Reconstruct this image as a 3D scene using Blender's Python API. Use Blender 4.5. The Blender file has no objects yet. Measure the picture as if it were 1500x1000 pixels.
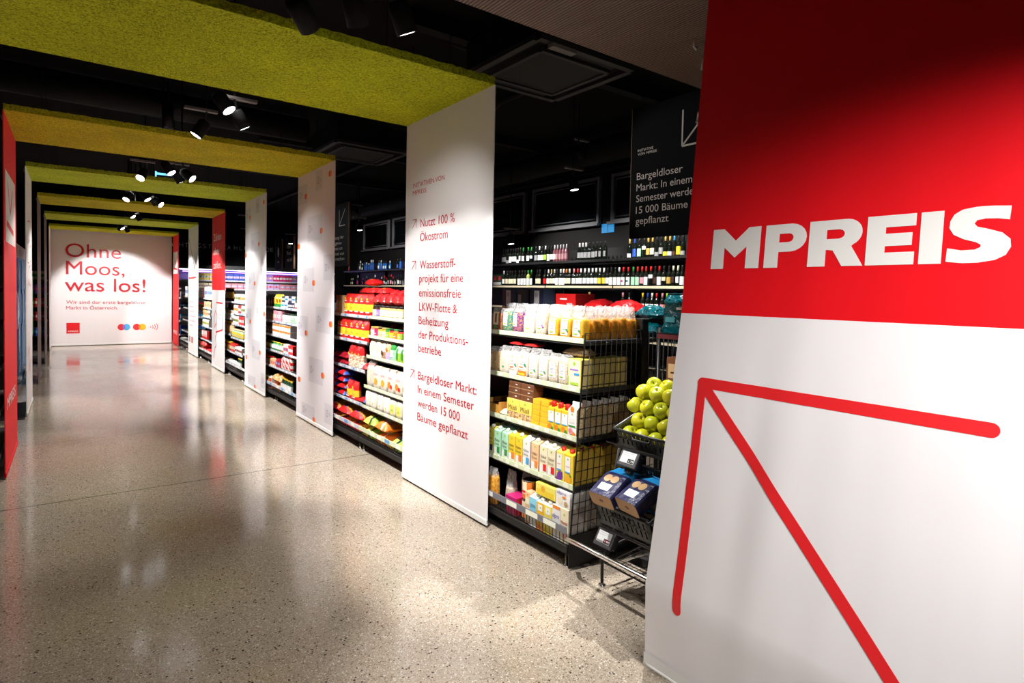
import bpy, math, random
from mathutils import Vector, Matrix
random.seed(11)
PI = math.pi
SC = bpy.context.scene
COL = SC.collection

# ------------------------------------------------------------------ camera
cam = bpy.data.objects.new('camera', bpy.data.cameras.new('camera'))
COL.objects.link(cam)
YAW, PITCH, ROLL, FPX, CY = 0.6391, -0.0311, 0.0200, 867.297, 455.968
_f = Vector((math.sin(YAW)*math.cos(PITCH), math.cos(YAW)*math.cos(PITCH), math.sin(PITCH)))
_r = Vector((math.cos(YAW), -math.sin(YAW), 0)); _u = _r.cross(_f)
R_ = _r*math.cos(ROLL) + _u*math.sin(ROLL)
U_ = -_r*math.sin(ROLL) + _u*math.cos(ROLL)
cam.matrix_world = Matrix(((R_.x, U_.x, -_f.x, 0), (R_.y, U_.y, -_f.y, 0), (R_.z, U_.z, -_f.z, 1.6), (0, 0, 0, 1)))
cam.data.sensor_width = 36
cam.data.lens = FPX/1500*36
cam.data.shift_y = (CY-500)/1500
cam.data.clip_start = 0.05
cam.data.clip_end = 100
SC.camera = cam

# ------------------------------------------------------------------ world, exposure
SC.view_settings.view_transform = 'Standard'
SC.view_settings.look = 'None'
SC.view_settings.gamma = 1.0
SC.view_settings.use_curve_mapping = False
SC.view_settings.exposure = 0.14
w = bpy.data.worlds.new('world'); SC.world = w; w.use_nodes = True
w.node_tree.nodes['Background'].inputs[0].default_value = (0.9, 0.92, 1.0, 1)
w.node_tree.nodes['Background'].inputs[1].default_value = 0.03
try:
    SC.cycles.max_bounces = 8; SC.cycles.diffuse_bounces = 4; SC.cycles.glossy_bounces = 4
    SC.cycles.transparent_max_bounces = 12; SC.cycles.sample_clamp_indirect = 6.0
except Exception:
    pass

# spot lamps: (name, position, target, power W, cone degrees, blend); some are added fills; each gets a track spotlight built below
SPOTS = [
    # aisle, right-hand side: shelves in the gaps and the banners
    ((1.30, 2.70, 2.94), (2.40, 3.02, 0.70), 330, 64, 0.5),
    ((1.08, 2.76, 2.94), (2.26, 4.00, 0.70), 84, 60, 0.35),
    ((0.86, 2.84, 2.88), (2.26, 3.95, 1.75), 70, 60, 1.0),  # added fill lamp, lifts the upper part of the text banner
    ((0.90, 4.85, 2.97), (2.26, 3.85, 0.70), 108, 60, 0.3),
    ((1.10, 5.25, 2.97), (2.40, 5.35, 0.70), 430, 68, 0.5),
    ((0.90, 5.78, 2.97), (-0.44, 5.95, 0.80), 60, 60, 0.5),
    ((0.70, 8.62, 2.97), (-0.44, 7.05, 0.80), 170, 60, 0.5),
    ((0.89, 7.95, 2.97), (2.26, 6.95, 0.75), 175, 60, 0.3),
    ((1.08, 7.85, 2.90), (2.26, 6.95, 1.75), 50, 60, 1.0),  # added fill lamp for the top of the wide logo banner
    ((1.06, 8.50, 2.97), (2.40, 8.55, 0.70), 440, 68, 0.5),
    ((0.89, 10.65, 2.97), (2.26, 9.75, 0.80), 190, 60, 0.3),
    ((1.06, 10.70, 2.90), (2.26, 9.75, 1.75), 50, 60, 1.0),  # added fill lamp for the top of the narrow logo banner
    ((0.70, 10.90, 2.97), (-0.44, 9.75, 1.00), 180, 60, 0.5),
    ((1.06, 11.15, 2.97), (2.40, 11.40, 0.75), 480, 68, 0.5),
    ((0.90, 13.50, 2.97), (2.26, 12.60, 0.90), 230, 64, 0.3),
    ((1.05, 13.95, 2.97), (2.40, 14.60, 0.75), 480, 70, 0.5),
    ((0.90, 16.50, 2.97), (2.26, 15.60, 0.90), 280, 64, 0.3),
    ((0.90, 16.75, 2.97), (0.90, 19.10, 0.85), 360, 68, 0.35),
    ((1.06, 17.20, 2.97), (2.26, 18.40, 0.90), 240, 60, 0.4),
    # near portal, out of view: lamps added to light the huge banner and floor
    ((0.30, -0.80, 2.50), (2.05, 0.40, 0.90), 185, 70, 1.0),
    ((1.25, -1.05, 2.80), (2.10, 1.45, 0.80), 320, 58, 1.0),
    ((0.35, 0.30, 2.75), (0.15, 1.70, 0.0), 120, 70, 0.9),
    # side aisle behind the shelves, with lamps added for wine, signs and display
    ((3.52, 2.78, 3.60), (2.35, 1.95, 0.45), 520, 40, 0.4),
    ((4.50, 4.95, 2.84), (4.75, 4.60, 0.0), 110, 60, 0.6),
    ((5.20, 5.60, 3.40), (7.00, 6.20, 1.80), 420, 80, 0.6),  # added to light the wine shelves
    ((2.75, 5.30, 3.30), (4.50, 3.55, 2.75), 40, 40, 0.6),  # added to brighten the tree-planting sign
    ((5.50, 7.47, 2.44), (5.60, 7.20, 0.0), 70, 60, 0.6),
    ((5.30, 8.60, 3.40), (7.00, 8.50, 1.85), 360, 80, 0.6),  # added to light the further wine bottles
    ((4.50, 11.1, 2.84), (4.70, 10.7, 0.0), 70, 60, 0.6),
    ((4.40, 15.3, 2.80), (4.45, 14.9, 0.0), 60, 60, 0.6),
    ((5.30, 13.2, 3.40), (7.00, 15.5, 1.85), 360, 80, 0.6),
    ((3.00, 13.8, 3.00), (4.50, 12.2, 2.70), 26, 44, 0.6),
    ((3.70, 16.9, 3.00), (4.30, 19.3, 1.25), 480, 62, 0.8),  # added to brighten the packets on the lit display
]
# downlights added under the dark ceiling to fill in floor and bounce light
DOWN = [((0.25, 1.30, 3.6), 90), ((0.9, 4.95, 3.6), 110), ((0.9, 8.0, 3.6), 110), ((0.9, 11.1, 3.6), 110),
        ((0.9, 13.9, 3.6), 130), ((0.9, 17.0, 3.6), 150)]

# ------------------------------------------------------------------ materials
MATS = {}
def mat(name, col=(.8, .8, .8), rough=.5, metal=0.0, emit=None, estr=1.0, coat=0.0, alpha=1.0, spec=None):
    if name in MATS: return MATS[name]
    m = bpy.data.materials.new(name); m.use_nodes = True
    b = m.node_tree.nodes['Principled BSDF']
    b.inputs['Base Color'].default_value = (*col, 1)
    b.inputs['Roughness'].default_value = rough
    b.inputs['Metallic'].default_value = metal
    if spec is not None: b.inputs['Specular IOR Level'].default_value = spec
    if coat: b.inputs['Coat Weight'].default_value = coat
    if alpha < 1: b.inputs['Alpha'].default_value = alpha
    if emit:
        b.inputs['Emission Color'].default_value = (*emit, 1)
        b.inputs['Emission Strength'].default_value = estr
    MATS[name] = m
    return m

def nodes(m):
    nt = m.node_tree
    return nt, nt.nodes, nt.links, nt.nodes['Principled BSDF']

def speck(name, c1, c2, scale, lo=.45, hi=.55, rough=.4, kind='noise', bump=0.0, c3=None, coat=0.0):
    """two or three colours mixed by an object-space texture"""
    if name in MATS: return MATS[name]
    m = mat(name, c1, rough, coat=coat); nt, N, L, b = nodes(m)
    tc = N.new('ShaderNodeTexCoord')
    if kind == 'noise':
        t = N.new('ShaderNodeTexNoise'); t.inputs['Scale'].default_value = scale; t.inputs['Detail'].default_value = 3
        out = t.outputs['Fac']
    else:
        t = N.new('ShaderNodeTexVoronoi'); t.inputs['Scale'].default_value = scale
        out = t.outputs['Distance'] if kind == 'cell' else t.outputs['Color']
    L.new(tc.outputs['Object'], t.inputs['Vector'])
    r = N.new('ShaderNodeValToRGB'); L.new(out, r.inputs['Fac'])
    r.color_ramp.elements[0].position = lo; r.color_ramp.elements[0].color = (*c1, 1)
    r.color_ramp.elements[1].position = hi; r.color_ramp.elements[1].color = (*c2, 1)
    if c3:
        e = r.color_ramp.elements.new(min(.99, hi+(hi-lo))); e.color = (*c3, 1)
    L.new(r.outputs['Color'], b.inputs['Base Color'])
    if bump:
        bp = N.new('ShaderNodeBump'); bp.inputs['Strength'].default_value = bump; bp.inputs['Distance'].default_value = .004
        L.new(out, bp.inputs['Height']); L.new(bp.outputs['Normal'], b.inputs['Normal'])
    return m

BLACK = mat('black_paint', (.010, .010, .010), .5, spec=.3)
DARK = mat('dark_metal', (.02, .02, .021), .4, .3)
WIRE = mat('black_wire', (.015, .014, .014), .35, .4)
PLASTIC = mat('black_plastic', (.014, .015, .015), .38)
GREY = mat('grey_plastic', (.035, .035, .038), .45)
STEEL = mat('brushed_steel', (.75, .74, .73), .22, 1.0)
CHROME = mat('bright_metal', (.8, .8, .8), .2, 1.0)
WHITE = mat('white_print', (.82, .82, .80), .55)
PAPER = mat('white_paper', (.85, .85, .83), .6)
CREAM = mat('cream_print', (.85, .76, .52), .5)
RED = mat('red_print', (.74, .004, .010), .5)
REDTXT = mat('red_lettering', (.52, .002, .014), .5)
WTXT = mat('white_lettering', (.80, .78, .75), .5)
KRAFT = mat('kraft_card', (.52, .31, .16), .7)
ORANGECARD = mat('orange_card', (.62, .30, .05), .6)
GLASSDARK = mat('night_glass', (.004, .005, .006), .06, spec=.6)

def cloth(name, col):
    if name in MATS: return MATS[name]
    m = mat(name, col, .62); nt, N, L, b = nodes(m)
    b.inputs['Specular IOR Level'].default_value = .25
    tc = N.new('ShaderNodeTexCoord')
    n1 = N.new('ShaderNodeTexNoise'); n1.inputs['Scale'].default_value = 1.3; n1.inputs['Detail'].default_value = 2
    mp = N.new('ShaderNodeMapping'); mp.inputs['Scale'].default_value = (2.2, 2.2, .35)
    L.new(tc.outputs['Object'], mp.inputs['Vector']); L.new(mp.outputs['Vector'], n1.inputs['Vector'])
    bp = N.new('ShaderNodeBump'); bp.inputs['Strength'].default_value = .35; bp.inputs['Distance'].default_value = .03
    L.new(n1.outputs['Fac'], bp.inputs['Height']); L.new(bp.outputs['Normal'], b.inputs['Normal'])
    return m
CL_WHITE = cloth('white_banner_cloth', (.81, .78, .79))
CL_LILAC = cloth('pale_banner_cloth', (.72, .70, .73))
CL_RED = cloth('red_banner_cloth', (.76, .003, .009))
CL_BROWN = cloth('brown_banner_cloth', (.10, .075, .07))

def moss_mat(name, c1, c2, c3):
    m = mat(name, c1, .9); nt, N, L, b = nodes(m)
    b.inputs['Specular IOR Level'].default_value = .15
    tc = N.new('ShaderNodeTexCoord')
    v = N.new('ShaderNodeTexVoronoi'); v.inputs['Scale'].default_value = 85
    n = N.new('ShaderNodeTexNoise'); n.inputs['Scale'].default_value = 70; n.inputs['Detail'].default_value = 6; n.inputs['Roughness'].default_value = .75
    n2 = N.new('ShaderNodeTexNoise'); n2.inputs['Scale'].default_value = 2.2
    for t in (v, n, n2): L.new(tc.outputs['Object'], t.inputs['Vector'])
    r = N.new('ShaderNodeValToRGB'); L.new(n.outputs['Fac'], r.inputs['Fac'])
    e = r.color_ramp.elements
    e[0].position = .33; e[0].color = (c1[0]*.25, c1[1]*.25, c1[2]*.25, 1)
    e[1].position = .68; e[1].color = (*c3, 1)
    k = e.new(.5); k.color = (*c2, 1)
    mx = N.new('ShaderNodeMixRGB'); mx.blend_type = 'MULTIPLY'; mx.inputs['Fac'].default_value = .45
    r2 = N.new('ShaderNodeValToRGB'); L.new(n2.outputs['Fac'], r2.inputs['Fac'])
    r2.color_ramp.elements[0].position = .3; r2.color_ramp.elements[0].color = (.6, .6, .6, 1)
    r2.color_ramp.elements[1].position = .7; r2.color_ramp.elements[1].color = (1.15, 1.1, 1, 1)
    L.new(r.outputs['Color'], mx.inputs[1]); L.new(r2.outputs['Color'], mx.inputs[2])
    L.new(mx.outputs[0], b.inputs['Base Color'])
    bp = N.new('ShaderNodeBump'); bp.inputs['Strength'].default_value = 1.0; bp.inputs['Distance'].default_value = .012
    ad = N.new('ShaderNodeMath'); ad.operation = 'ADD'
    L.new(n.outputs['Fac'], ad.inputs[0]); L.new(v.outputs['Distance'], ad.inputs[1])
    L.new(ad.outputs[0], bp.inputs['Height']); L.new(bp.outputs['Normal'], b.inputs['Normal'])
    return m
MOSS = moss_mat('green_moss', (.46, .52, .010), (.62, .68, .014), (.82, .88, .05))
MOSS_REDLIT = moss_mat('moss_red_bounce', (.54, .46, .010), (.70, .62, .014), (.88, .80, .05))  # ochre tint paints in red light bounced off the banners
MOSSG = moss_mat('fresh_moss', (.44, .52, .02), (.58, .67, .03), (.80, .88, .08))

def floor_mat():
    m = mat('terrazzo', (.4, .33, .26), .2); nt, N, L, b = nodes(m)
    geo = N.new('ShaderNodeNewGeometry')
    v = N.new('ShaderNodeTexVoronoi'); v.inputs['Scale'].default_value = 215
    v2 = N.new('ShaderNodeTexVoronoi'); v2.inputs['Scale'].default_value = 72
    n = N.new('ShaderNodeTexNoise'); n.inputs['Scale'].default_value = 1.1; n.inputs['Detail'].default_value = 5
    for t in (v, v2, n): L.new(geo.outputs['Position'], t.inputs['Vector'])
    s = N.new('ShaderNodeSeparateColor'); L.new(v.outputs['Color'], s.inputs[0])
    r = N.new('ShaderNodeValToRGB'); L.new(s.outputs[0], r.inputs['Fac']); r.color_ramp.interpolation = 'CONSTANT'
    cols = [(0, (.16, .12, .085)), (.05, (.31, .25, .185)), (.18, (.385, .32, .25)), (.45, (.42, .355, .28)), (.70, (.465, .40, .32)), (.90, (.56, .50, .42)), (.965, (.78, .73, .66))]
    e = r.color_ramp.elements
    e[0].position = 0; e[0].color = (*cols[0][1], 1); e[1].position = cols[1][0]; e[1].color = (*cols[1][1], 1)
    for p, c in cols[2:]:
        k = e.new(p); k.color = (*c, 1)
    s2 = N.new('ShaderNodeSeparateColor'); L.new(v2.outputs['Color'], s2.inputs[0])
    chip = N.new('ShaderNodeMath'); chip.operation = 'LESS_THAN'; chip.inputs[1].default_value = .07
    L.new(s2.outputs[1], chip.inputs[0])
    near = N.new('ShaderNodeMath'); near.operation = 'LESS_THAN'; near.inputs[1].default_value = .0050*72
    L.new(v2.outputs['Distance'], near.inputs[0])
    both = N.new('ShaderNodeMath'); both.operation = 'MULTIPLY'
    L.new(chip.outputs[0], both.inputs[0]); L.new(near.outputs[0], both.inputs[1])
    mx = N.new('ShaderNodeMixRGB'); L.new(both.outputs[0], mx.inputs[0]); L.new(r.outputs['Color'], mx.inputs[1]); mx.inputs[2].default_value = (.045, .035, .028, 1)
    # broad wear
    r3 = N.new('ShaderNodeValToRGB'); L.new(n.outputs['Fac'], r3.inputs['Fac'])
    r3.color_ramp.elements[0].position = .3; r3.color_ramp.elements[0].color = (.88, .86, .84, 1)
    r3.color_ramp.elements[1].position = .7; r3.color_ramp.elements[1].color = (1, 1, 1, 1)
    mw = N.new('ShaderNodeMixRGB'); mw.blend_type = 'MULTIPLY'; mw.inputs[0].default_value = 1
    L.new(mx.outputs[0], mw.inputs[1]); L.new(r3.outputs['Color'], mw.inputs[2])
    # saw-cut joints across the aisle
    sp = N.new('ShaderNodeSeparateXYZ'); L.new(geo.outputs['Position'], sp.inputs[0])
    last = mw.outputs[0]
    for y0, wd in ((5.42, .0065), (7.5, .003), (10.9, .003), (14.2, .003)):
        d = N.new('ShaderNodeMath'); d.operation = 'SUBTRACT'; d.inputs[1].default_value = y0; L.new(sp.outputs[1], d.inputs[0])
        a = N.new('ShaderNodeMath'); a.operation = 'ABSOLUTE'; L.new(d.outputs[0], a.inputs[0])
        c = N.new('ShaderNodeMath'); c.operation = 'LESS_THAN'; c.inputs[1].default_value = wd; L.new(a.outputs[0], c.inputs[0])
        mj = N.new('ShaderNodeMixRGB'); L.new(c.outputs[0], mj.inputs[0]); L.new(last, mj.inputs[1]); mj.inputs[2].default_value = (.09, .07, .055, 1)
        last = mj.outputs[0]
    L.new(last, b.inputs['Base Color'])
    rr = N.new('ShaderNodeMapRange'); L.new(n.outputs['Fac'], rr.inputs[0])
    rr.inputs[1].default_value = .3; rr.inputs[2].default_value = .7; rr.inputs[3].default_value = .09; rr.inputs[4].default_value = .18
    L.new(rr.outputs[0], b.inputs['Roughness'])
    b.inputs['Specular IOR Level'].default_value = .55
    return m
FLOOR = floor_mat()

def corrug():
    m = mat('brown_corrugated_sheet', (.2, .13, .10), .6); nt, N, L, b = nodes(m)
    geo = N.new('ShaderNodeNewGeometry')
    wv = N.new('ShaderNodeTexWave'); wv.bands_direction = 'X'; wv.inputs['Scale'].default_value = 16; wv.inputs['Distortion'].default_value = .25
    L.new(geo.outputs['Position'], wv.inputs['Vector'])
    r = N.new('ShaderNodeValToRGB'); L.new(wv.outputs['Fac'], r.inputs['Fac'])
    r.color_ramp.elements[0].color = (.085, .055, .045, 1); r.color_ramp.elements[1].color = (.34, .24, .20, 1)
    L.new(r.outputs['Color'], b.inputs['Base Color'])
    bp = N.new('ShaderNodeBump'); bp.inputs['Strength'].default_value = .8; bp.inputs['Distance'].default_value = .01
    L.new(wv.outputs['Fac'], bp.inputs['Height']); L.new(bp.outputs['Normal'], b.inputs['Normal'])
    return m
CORR = corrug()

def film(name, tint=(.86, .86, .86), alpha=.30, rough=.12):
    if name in MATS: return MATS[name]
    m = mat(name, tint, rough, alpha=alpha); nt, N, L, b = nodes(m)
    tc = N.new('ShaderNodeTexCoord')
    n = N.new('ShaderNodeTexNoise'); n.inputs['Scale'].default_value = 55; n.inputs['Detail'].default_value = 2
    L.new(tc.outputs['Object'], n.inputs['Vector'])
    bp = N.new('ShaderNodeBump'); bp.inputs['Strength'].default_value = .9; bp.inputs['Distance'].default_value = .012
    L.new(n.outputs['Fac'], bp.inputs['Height']); L.new(bp.outputs['Normal'], b.inputs['Normal'])
    return m
FILM = film('clear_film')

def foil(name, col, rough=.25, scale=22, strength=.8, metal=.0):
    if name in MATS: return MATS[name]
    m = mat(name, col, rough, metal); nt, N, L, b = nodes(m)
    tc = N.new('ShaderNodeTexCoord')
    n = N.new('ShaderNodeTexNoise'); n.inputs['Scale'].default_value = scale; n.inputs['Detail'].default_value = 3
    L.new(tc.outputs['Object'], n.inputs['Vector'])
    bp = N.new('ShaderNodeBump'); bp.inputs['Strength'].default_value = strength; bp.inputs['Distance'].default_value = .02
    L.new(n.outputs['Fac'], bp.inputs['Height']); L.new(bp.outputs['Normal'], b.inputs['Normal'])
    return m

PALETTE = dict(
    white=(.82, .81, .78), cream=(.82, .74, .52), yellow=(.80, .58, .03), lemon=(.84, .72, .12), amber=(.78, .38, .02), orange=(.80, .22, .02),
    red=(.70, .015, .015), crimson=(.42, .006, .03), darkred=(.25, .008, .01), magenta=(.55, .02, .16), pink=(.80, .30, .36), rose=(.62, .20, .20),
    purple=(.16, .03, .30), violet=(.34, .20, .62), lilac=(.60, .45, .75), navy=(.012, .02, .07), blue=(.02, .08, .42), sky=(.05, .34, .66), cyan=(.25, .60, .75),
    teal=(.0, .10, .125), green=(.03, .28, .05), lime=(.36, .58, .05), mint=(.42, .74, .50), darkgreen=(.006, .05, .02), olive=(.22, .2, .04),
    brown=(.16, .06, .025), darkbrown=(.05, .02, .012), tan=(.50, .32, .16), grey=(.30, .30, .30), black=(.012, .012, .012), gold=(.55, .36, .08), peach=(.82, .52, .28), silver=(.55, .55, .58))
def P(c, rough=.4):
    return mat(c+'_pack' if rough == .4 else c+'_pack_matt', PALETTE[c], rough)

# ------------------------------------------------------------------ mesh helper
class MB:
    def __init__(s): s.v = []; s.f = []; s.k = []; s.mats = []; s.sm = []
    def mi(s, m):
        if m not in s.mats: s.mats.append(m)
        return s.mats.index(m)
    def add(s, vs, fs, m, smooth=False):
        o = len(s.v); s.v += [tuple(p) for p in vs]
        ms = m if isinstance(m, list) else None
        for i, f in enumerate(fs):
            s.f.append([o+j for j in f]); s.k.append(s.mi(ms[i] if ms else m)); s.sm.append(smooth)
        return s
    def box(s, x0, x1, y0, y1, z0, z1, m):
        v = [(x, y, z) for z in (z0, z1) for y in (y0, y1) for x in (x0, x1)]
        return s.add(v, [(0, 2, 3, 1), (4, 5, 7, 6), (0, 1, 5, 4), (2, 6, 7, 3), (0, 4, 6, 2), (1, 3, 7, 5)], m)
    def cbox(s, x0, x1, y0, y1, z0, z1, m, b=.003):
        """box with chamfered edges"""
        X, Y, Z = (x0, x1), (y0, y1), (z0, z1); vid = {}; vs = []
        for i in (0, 1):
            for j in (0, 1):
                for k in (0, 1):
                    sx, sy, sz = (1, -1)[i]*b, (1, -1)[j]*b, (1, -1)[k]*b
                    for a in range(3):
                        vid[i, j, k, a] = len(vs)
                        vs.append((X[i]+(0 if a == 0 else sx), Y[j]+(0 if a == 1 else sy), Z[k]+(0 if a == 2 else sz)))
        fs = []
        V = vid
        for i in (0, 1): fs.append([V[i, 0, 0, 0], V[i, 0, 1, 0], V[i, 1, 1, 0], V[i, 1, 0, 0]][::(1 if i == 0 else -1)])
        for j in (0, 1): fs.append([V[0, j, 0, 1], V[1, j, 0, 1], V[1, j, 1, 1], V[0, j, 1, 1]][::(1 if j == 0 else -1)])
        for k in (0, 1): fs.append([V[0, 0, k, 2], V[0, 1, k, 2], V[1, 1, k, 2], V[1, 0, k, 2]][::(1 if k == 0 else -1)])
        for i in (0, 1):
            for j in (0, 1): fs.append([V[i, j, 0, 0], V[i, j, 1, 0], V[i, j, 1, 1], V[i, j, 0, 1]][::(-1 if i == j else 1)])
        for i in (0, 1):
            for k in (0, 1): fs.append([V[i, 0, k, 0], V[i, 1, k, 0], V[i, 1, k, 2], V[i, 0, k, 2]][::(1 if i == k else -1)])
        for j in (0, 1):
            for k in (0, 1): fs.append([V[0, j, k, 1], V[1, j, k, 1], V[1, j, k, 2], V[0, j, k, 2]][::(-1 if j == k else 1)])
        for i in (0, 1):
            for j in (0, 1):
                for k in (0, 1): fs.append([V[i, j, k, 0], V[i, j, k, 1], V[i, j, k, 2]][::(1 if (i+j+k) % 2 == 0 else -1)])
        return s.add(vs, fs, m)
    def quad(s, a, b, c, d, m): return s.add([a, b, c, d], [(0, 1, 2, 3)], m)
    def rect(s, x0, x1, z0, z1, y, m): return s.quad((x0, y, z0), (x1, y, z0), (x1, y, z1), (x0, y, z1), m)
    def disc(s, cx, cz, r, y, m, n=16, rz=None):
        rz = rz or r
        vs = [(cx+r*math.cos(2*PI*i/n), y, cz+rz*math.sin(2*PI*i/n)) for i in range(n)]
        return s.add(vs, [list(range(n))], m)
    def lathe(s, prof, m, n=16, cx=0, cy=0, cap0=True, cap1=True, smooth=True):
        vs = []; fs = []
        for r, z in prof:
            vs += [(cx+r*math.cos(2*PI*i/n), cy+r*math.sin(2*PI*i/n), z) for i in range(n)]
        for j in range(len(prof)-1):
            for i in range(n):
                a = j*n+i; b = j*n+(i+1) % n
                fs.append((a, b, b+n, a+n))
        s.add(vs, fs, m, smooth)
        o = len(s.v)-len(vs)
        if cap0 and prof[0][0] > 0: s.f.append([o+i for i in range(n)][::-1]); s.k.append(s.mi(m if not isinstance(m, list) else m[0])); s.sm.append(False)
        if cap1 and prof[-1][0] > 0: s.f.append([o+(len(prof)-1)*n+i for i in range(n)]); s.k.append(s.mi(m if not isinstance(m, list) else m[-1])); s.sm.append(False)
        return s
    def wrap(s, r, z0, z1, a0, a1, m, n=10, cx=0, cy=0):
        """curved label on a round body; angle 0 is the front (-Y)"""
        vs = []
        for i in range(n+1):
            a = a0+(a1-a0)*i/n
            x, y = cx+r*math.sin(a), cy-r*math.cos(a)
            vs += [(x, y, z0), (x, y, z1)]
        return s.add(vs, [(2*i, 2*i+2, 2*i+3, 2*i+1) for i in range(n)], m, True)
    def tube(s, path, r, m, n=8, closed=False):
        pts = [Vector(p) for p in path]; vs = []; fs = []; k = len(pts)
        for j, p in enumerate(pts):
            if closed: d = (pts[(j+1) % k]-pts[j-1]).normalized()
            else: d = (pts[min(j+1, k-1)]-pts[max(j-1, 0)]).normalized()
            a = Vector((0, 0, 1)) if abs(d.z) < .9 else Vector((1, 0, 0))
            u = d.cross(a).normalized(); v = d.cross(u)
            vs += [p+u*r*math.cos(2*PI*i/n)+v*r*math.sin(2*PI*i/n) for i in range(n)]
        for j in range(k if closed else k-1):
            for i in range(n):
                a = j*n+i; b = j*n+(i+1) % n; c = ((j+1) % k)*n
                fs.append((a, c+i, c+(i+1) % n, b))
        s.add(vs, fs, m, True)
        if not closed:
            o = len(s.v)-len(vs)
            s.f.append([o+i for i in range(n)]); s.k.append(s.mi(m)); s.sm.append(False)
            s.f.append([o+(k-1)*n+i for i in range(n)][::-1]); s.k.append(s.mi(m)); s.sm.append(False)
        return s
    def grid(s, fn, nu, nv, m, smooth=True, close_u=False):
        """fn(u, v) -> point, u and v in 0..1; m may be a function (u, v) -> material"""
        vs = [fn(i/nu, j/nv) for j in range(nv+1) for i in range(nu+(0 if close_u else 1))]
        wd = nu if close_u else nu+1; fs = []; ms = []
        for j in range(nv):
            for i in range(nu):
                a = j*wd+i; b = j*wd+(i+1) % wd
                fs.append((a, b, b+wd, a+wd)); ms.append(m((i+.5)/nu, (j+.5)/nv) if callable(m) else m)
        return s.add(vs, fs, ms, smooth)
    def mesh(s, name):
        me = bpy.data.meshes.new(name)
        me.from_pydata(s.v, [], s.f)
        for m in s.mats: me.materials.append(m)
        me.polygons.foreach_set('material_index', s.k)
        me.polygons.foreach_set('use_smooth', s.sm)
        me.update()
        return me

def link(name, me, parent=None, loc=None, rz=0):
    o = bpy.data.objects.new(name, me); COL.objects.link(o)
    if parent is not None: o.parent = parent
    if loc is not None: o.location = loc
    if rz: o.rotation_euler = (0, 0, rz)
    return o
def part(name, mb, parent): return link(name, mb.mesh(name), parent)
def tag(o, label, cat, group=None, kind=None):
    if label: o['label'] = label
    if cat: o['category'] = cat
    if group: o['group'] = group
    if kind: o['kind'] = kind
    return o
def thing(name, label, cat, loc=(0, 0, 0), rz=0, group=None):
    return tag(link(name, None, None, loc, rz), label, cat, group)
def struct(name, mb): return tag(part(name, mb, None), None, None, None, 'structure')

def tmpl(name, cat, root, *parts):
    """a kind of goods: root mesh and (part name, mesh builder, index of its parent among the meshes)"""
    me = [(name, root.mesh(name), -1)]
    for p in parts: me.append((p[0], p[1] if isinstance(p[1], bpy.types.Mesh) else p[1].mesh(p[0]), p[2] if len(p) > 2 else 0))
    return dict(name=name, cat=cat, me=me)
def put(t, loc, label, group=None, rz=-PI/2, scale=1.0, rot=None):
    obs = []
    for n, me, pi in t['me']:
        o = bpy.data.objects.new(n, me); COL.objects.link(o)
        if pi >= 0: o.parent = obs[pi]
        obs.append(o)
    o = obs[0]; o.location = loc; o.rotation_euler = rot if rot else (0, 0, rz)
    if isinstance(scale, tuple): o.scale = scale
    elif scale != 1.0: o.scale = (scale,)*3
    return tag(o, label, t['cat'], group)

ORD = ['first', 'second', 'third', 'fourth', 'fifth', 'sixth', 'seventh', 'eighth', 'ninth', 'tenth', 'eleventh', 'twelfth', 'thirteenth', 'fourteenth', 'fifteenth', 'sixteenth',
       'seventeenth', 'eighteenth', 'nineteenth', 'twentieth']

# ------------------------------------------------------------------ lettering
CAPH = [None]
def raw_text(body, off=0.0):
    c = bpy.data.curves.new('lettering', 'FONT'); c.body = body; c.offset = off; c.resolution_u = 4
    o = bpy.data.objects.new('lettering', c); COL.objects.link(o)
    bpy.context.view_layer.update()
    me = bpy.data.meshes.new_from_object(o.evaluated_get(bpy.context.evaluated_depsgraph_get()))
    vs = [tuple(v.co[:2]) for v in me.vertices]; fs = [list(p.vertices) for p in me.polygons]
    bpy.data.objects.remove(o); bpy.data.curves.remove(c); bpy.data.meshes.remove(me)
    return vs, fs
def cap_height():
    if CAPH[0] is None:
        vs, _ = raw_text('H'); CAPH[0] = max(v[1] for v in vs)-min(v[1] for v in vs)
    return CAPH[0]
def text(mb, body, x0, x1, z, cap, m, y=-.002, off=0.0, fn=None):
    """one line on a front face (y); fitted between x0 and x1; fn maps (x, z, y) to a point"""
    vs, fs = raw_text(body, off)
    a = min(v[0] for v in vs); b = max(v[0] for v in vs); sy = cap/cap_height()
    sx = (x1-x0)/(b-a) if x1 is not None else sy
    pts = []
    for vx, vz in vs:
        px, pz = x0+(vx-a)*sx, z+vz*sy
        pts.append(fn(px, pz) if fn else (px, y, pz))
    return mb.add(pts, fs, m)
def outline(mb, loops, m, fn):
    """filled flat shape with holes from 2D loops"""
    c = bpy.data.curves.new('shape', 'CURVE'); c.dimensions = '2D'; c.fill_mode = 'BOTH'
    for lp in loops:
        sp = c.splines.new('POLY'); sp.points.add(len(lp)-1); sp.use_cyclic_u = True
        for p, q in zip(sp.points, lp): p.co = (q[0], q[1], 0, 1)
    o = bpy.data.objects.new('shape', c); COL.objects.link(o); bpy.context.view_layer.update()
    me = bpy.data.meshes.new_from_object(o.evaluated_get(bpy.context.evaluated_depsgraph_get()))
    front = [p for p in me.polygons if p.normal.z > 0] or list(me.polygons)
    mb.add([fn(v.co.x, v.co.y) for v in me.vertices], [list(p.vertices) for p in front], m)
    bpy.data.objects.remove(o); bpy.data.curves.remove(c); bpy.data.meshes.remove(me)
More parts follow.
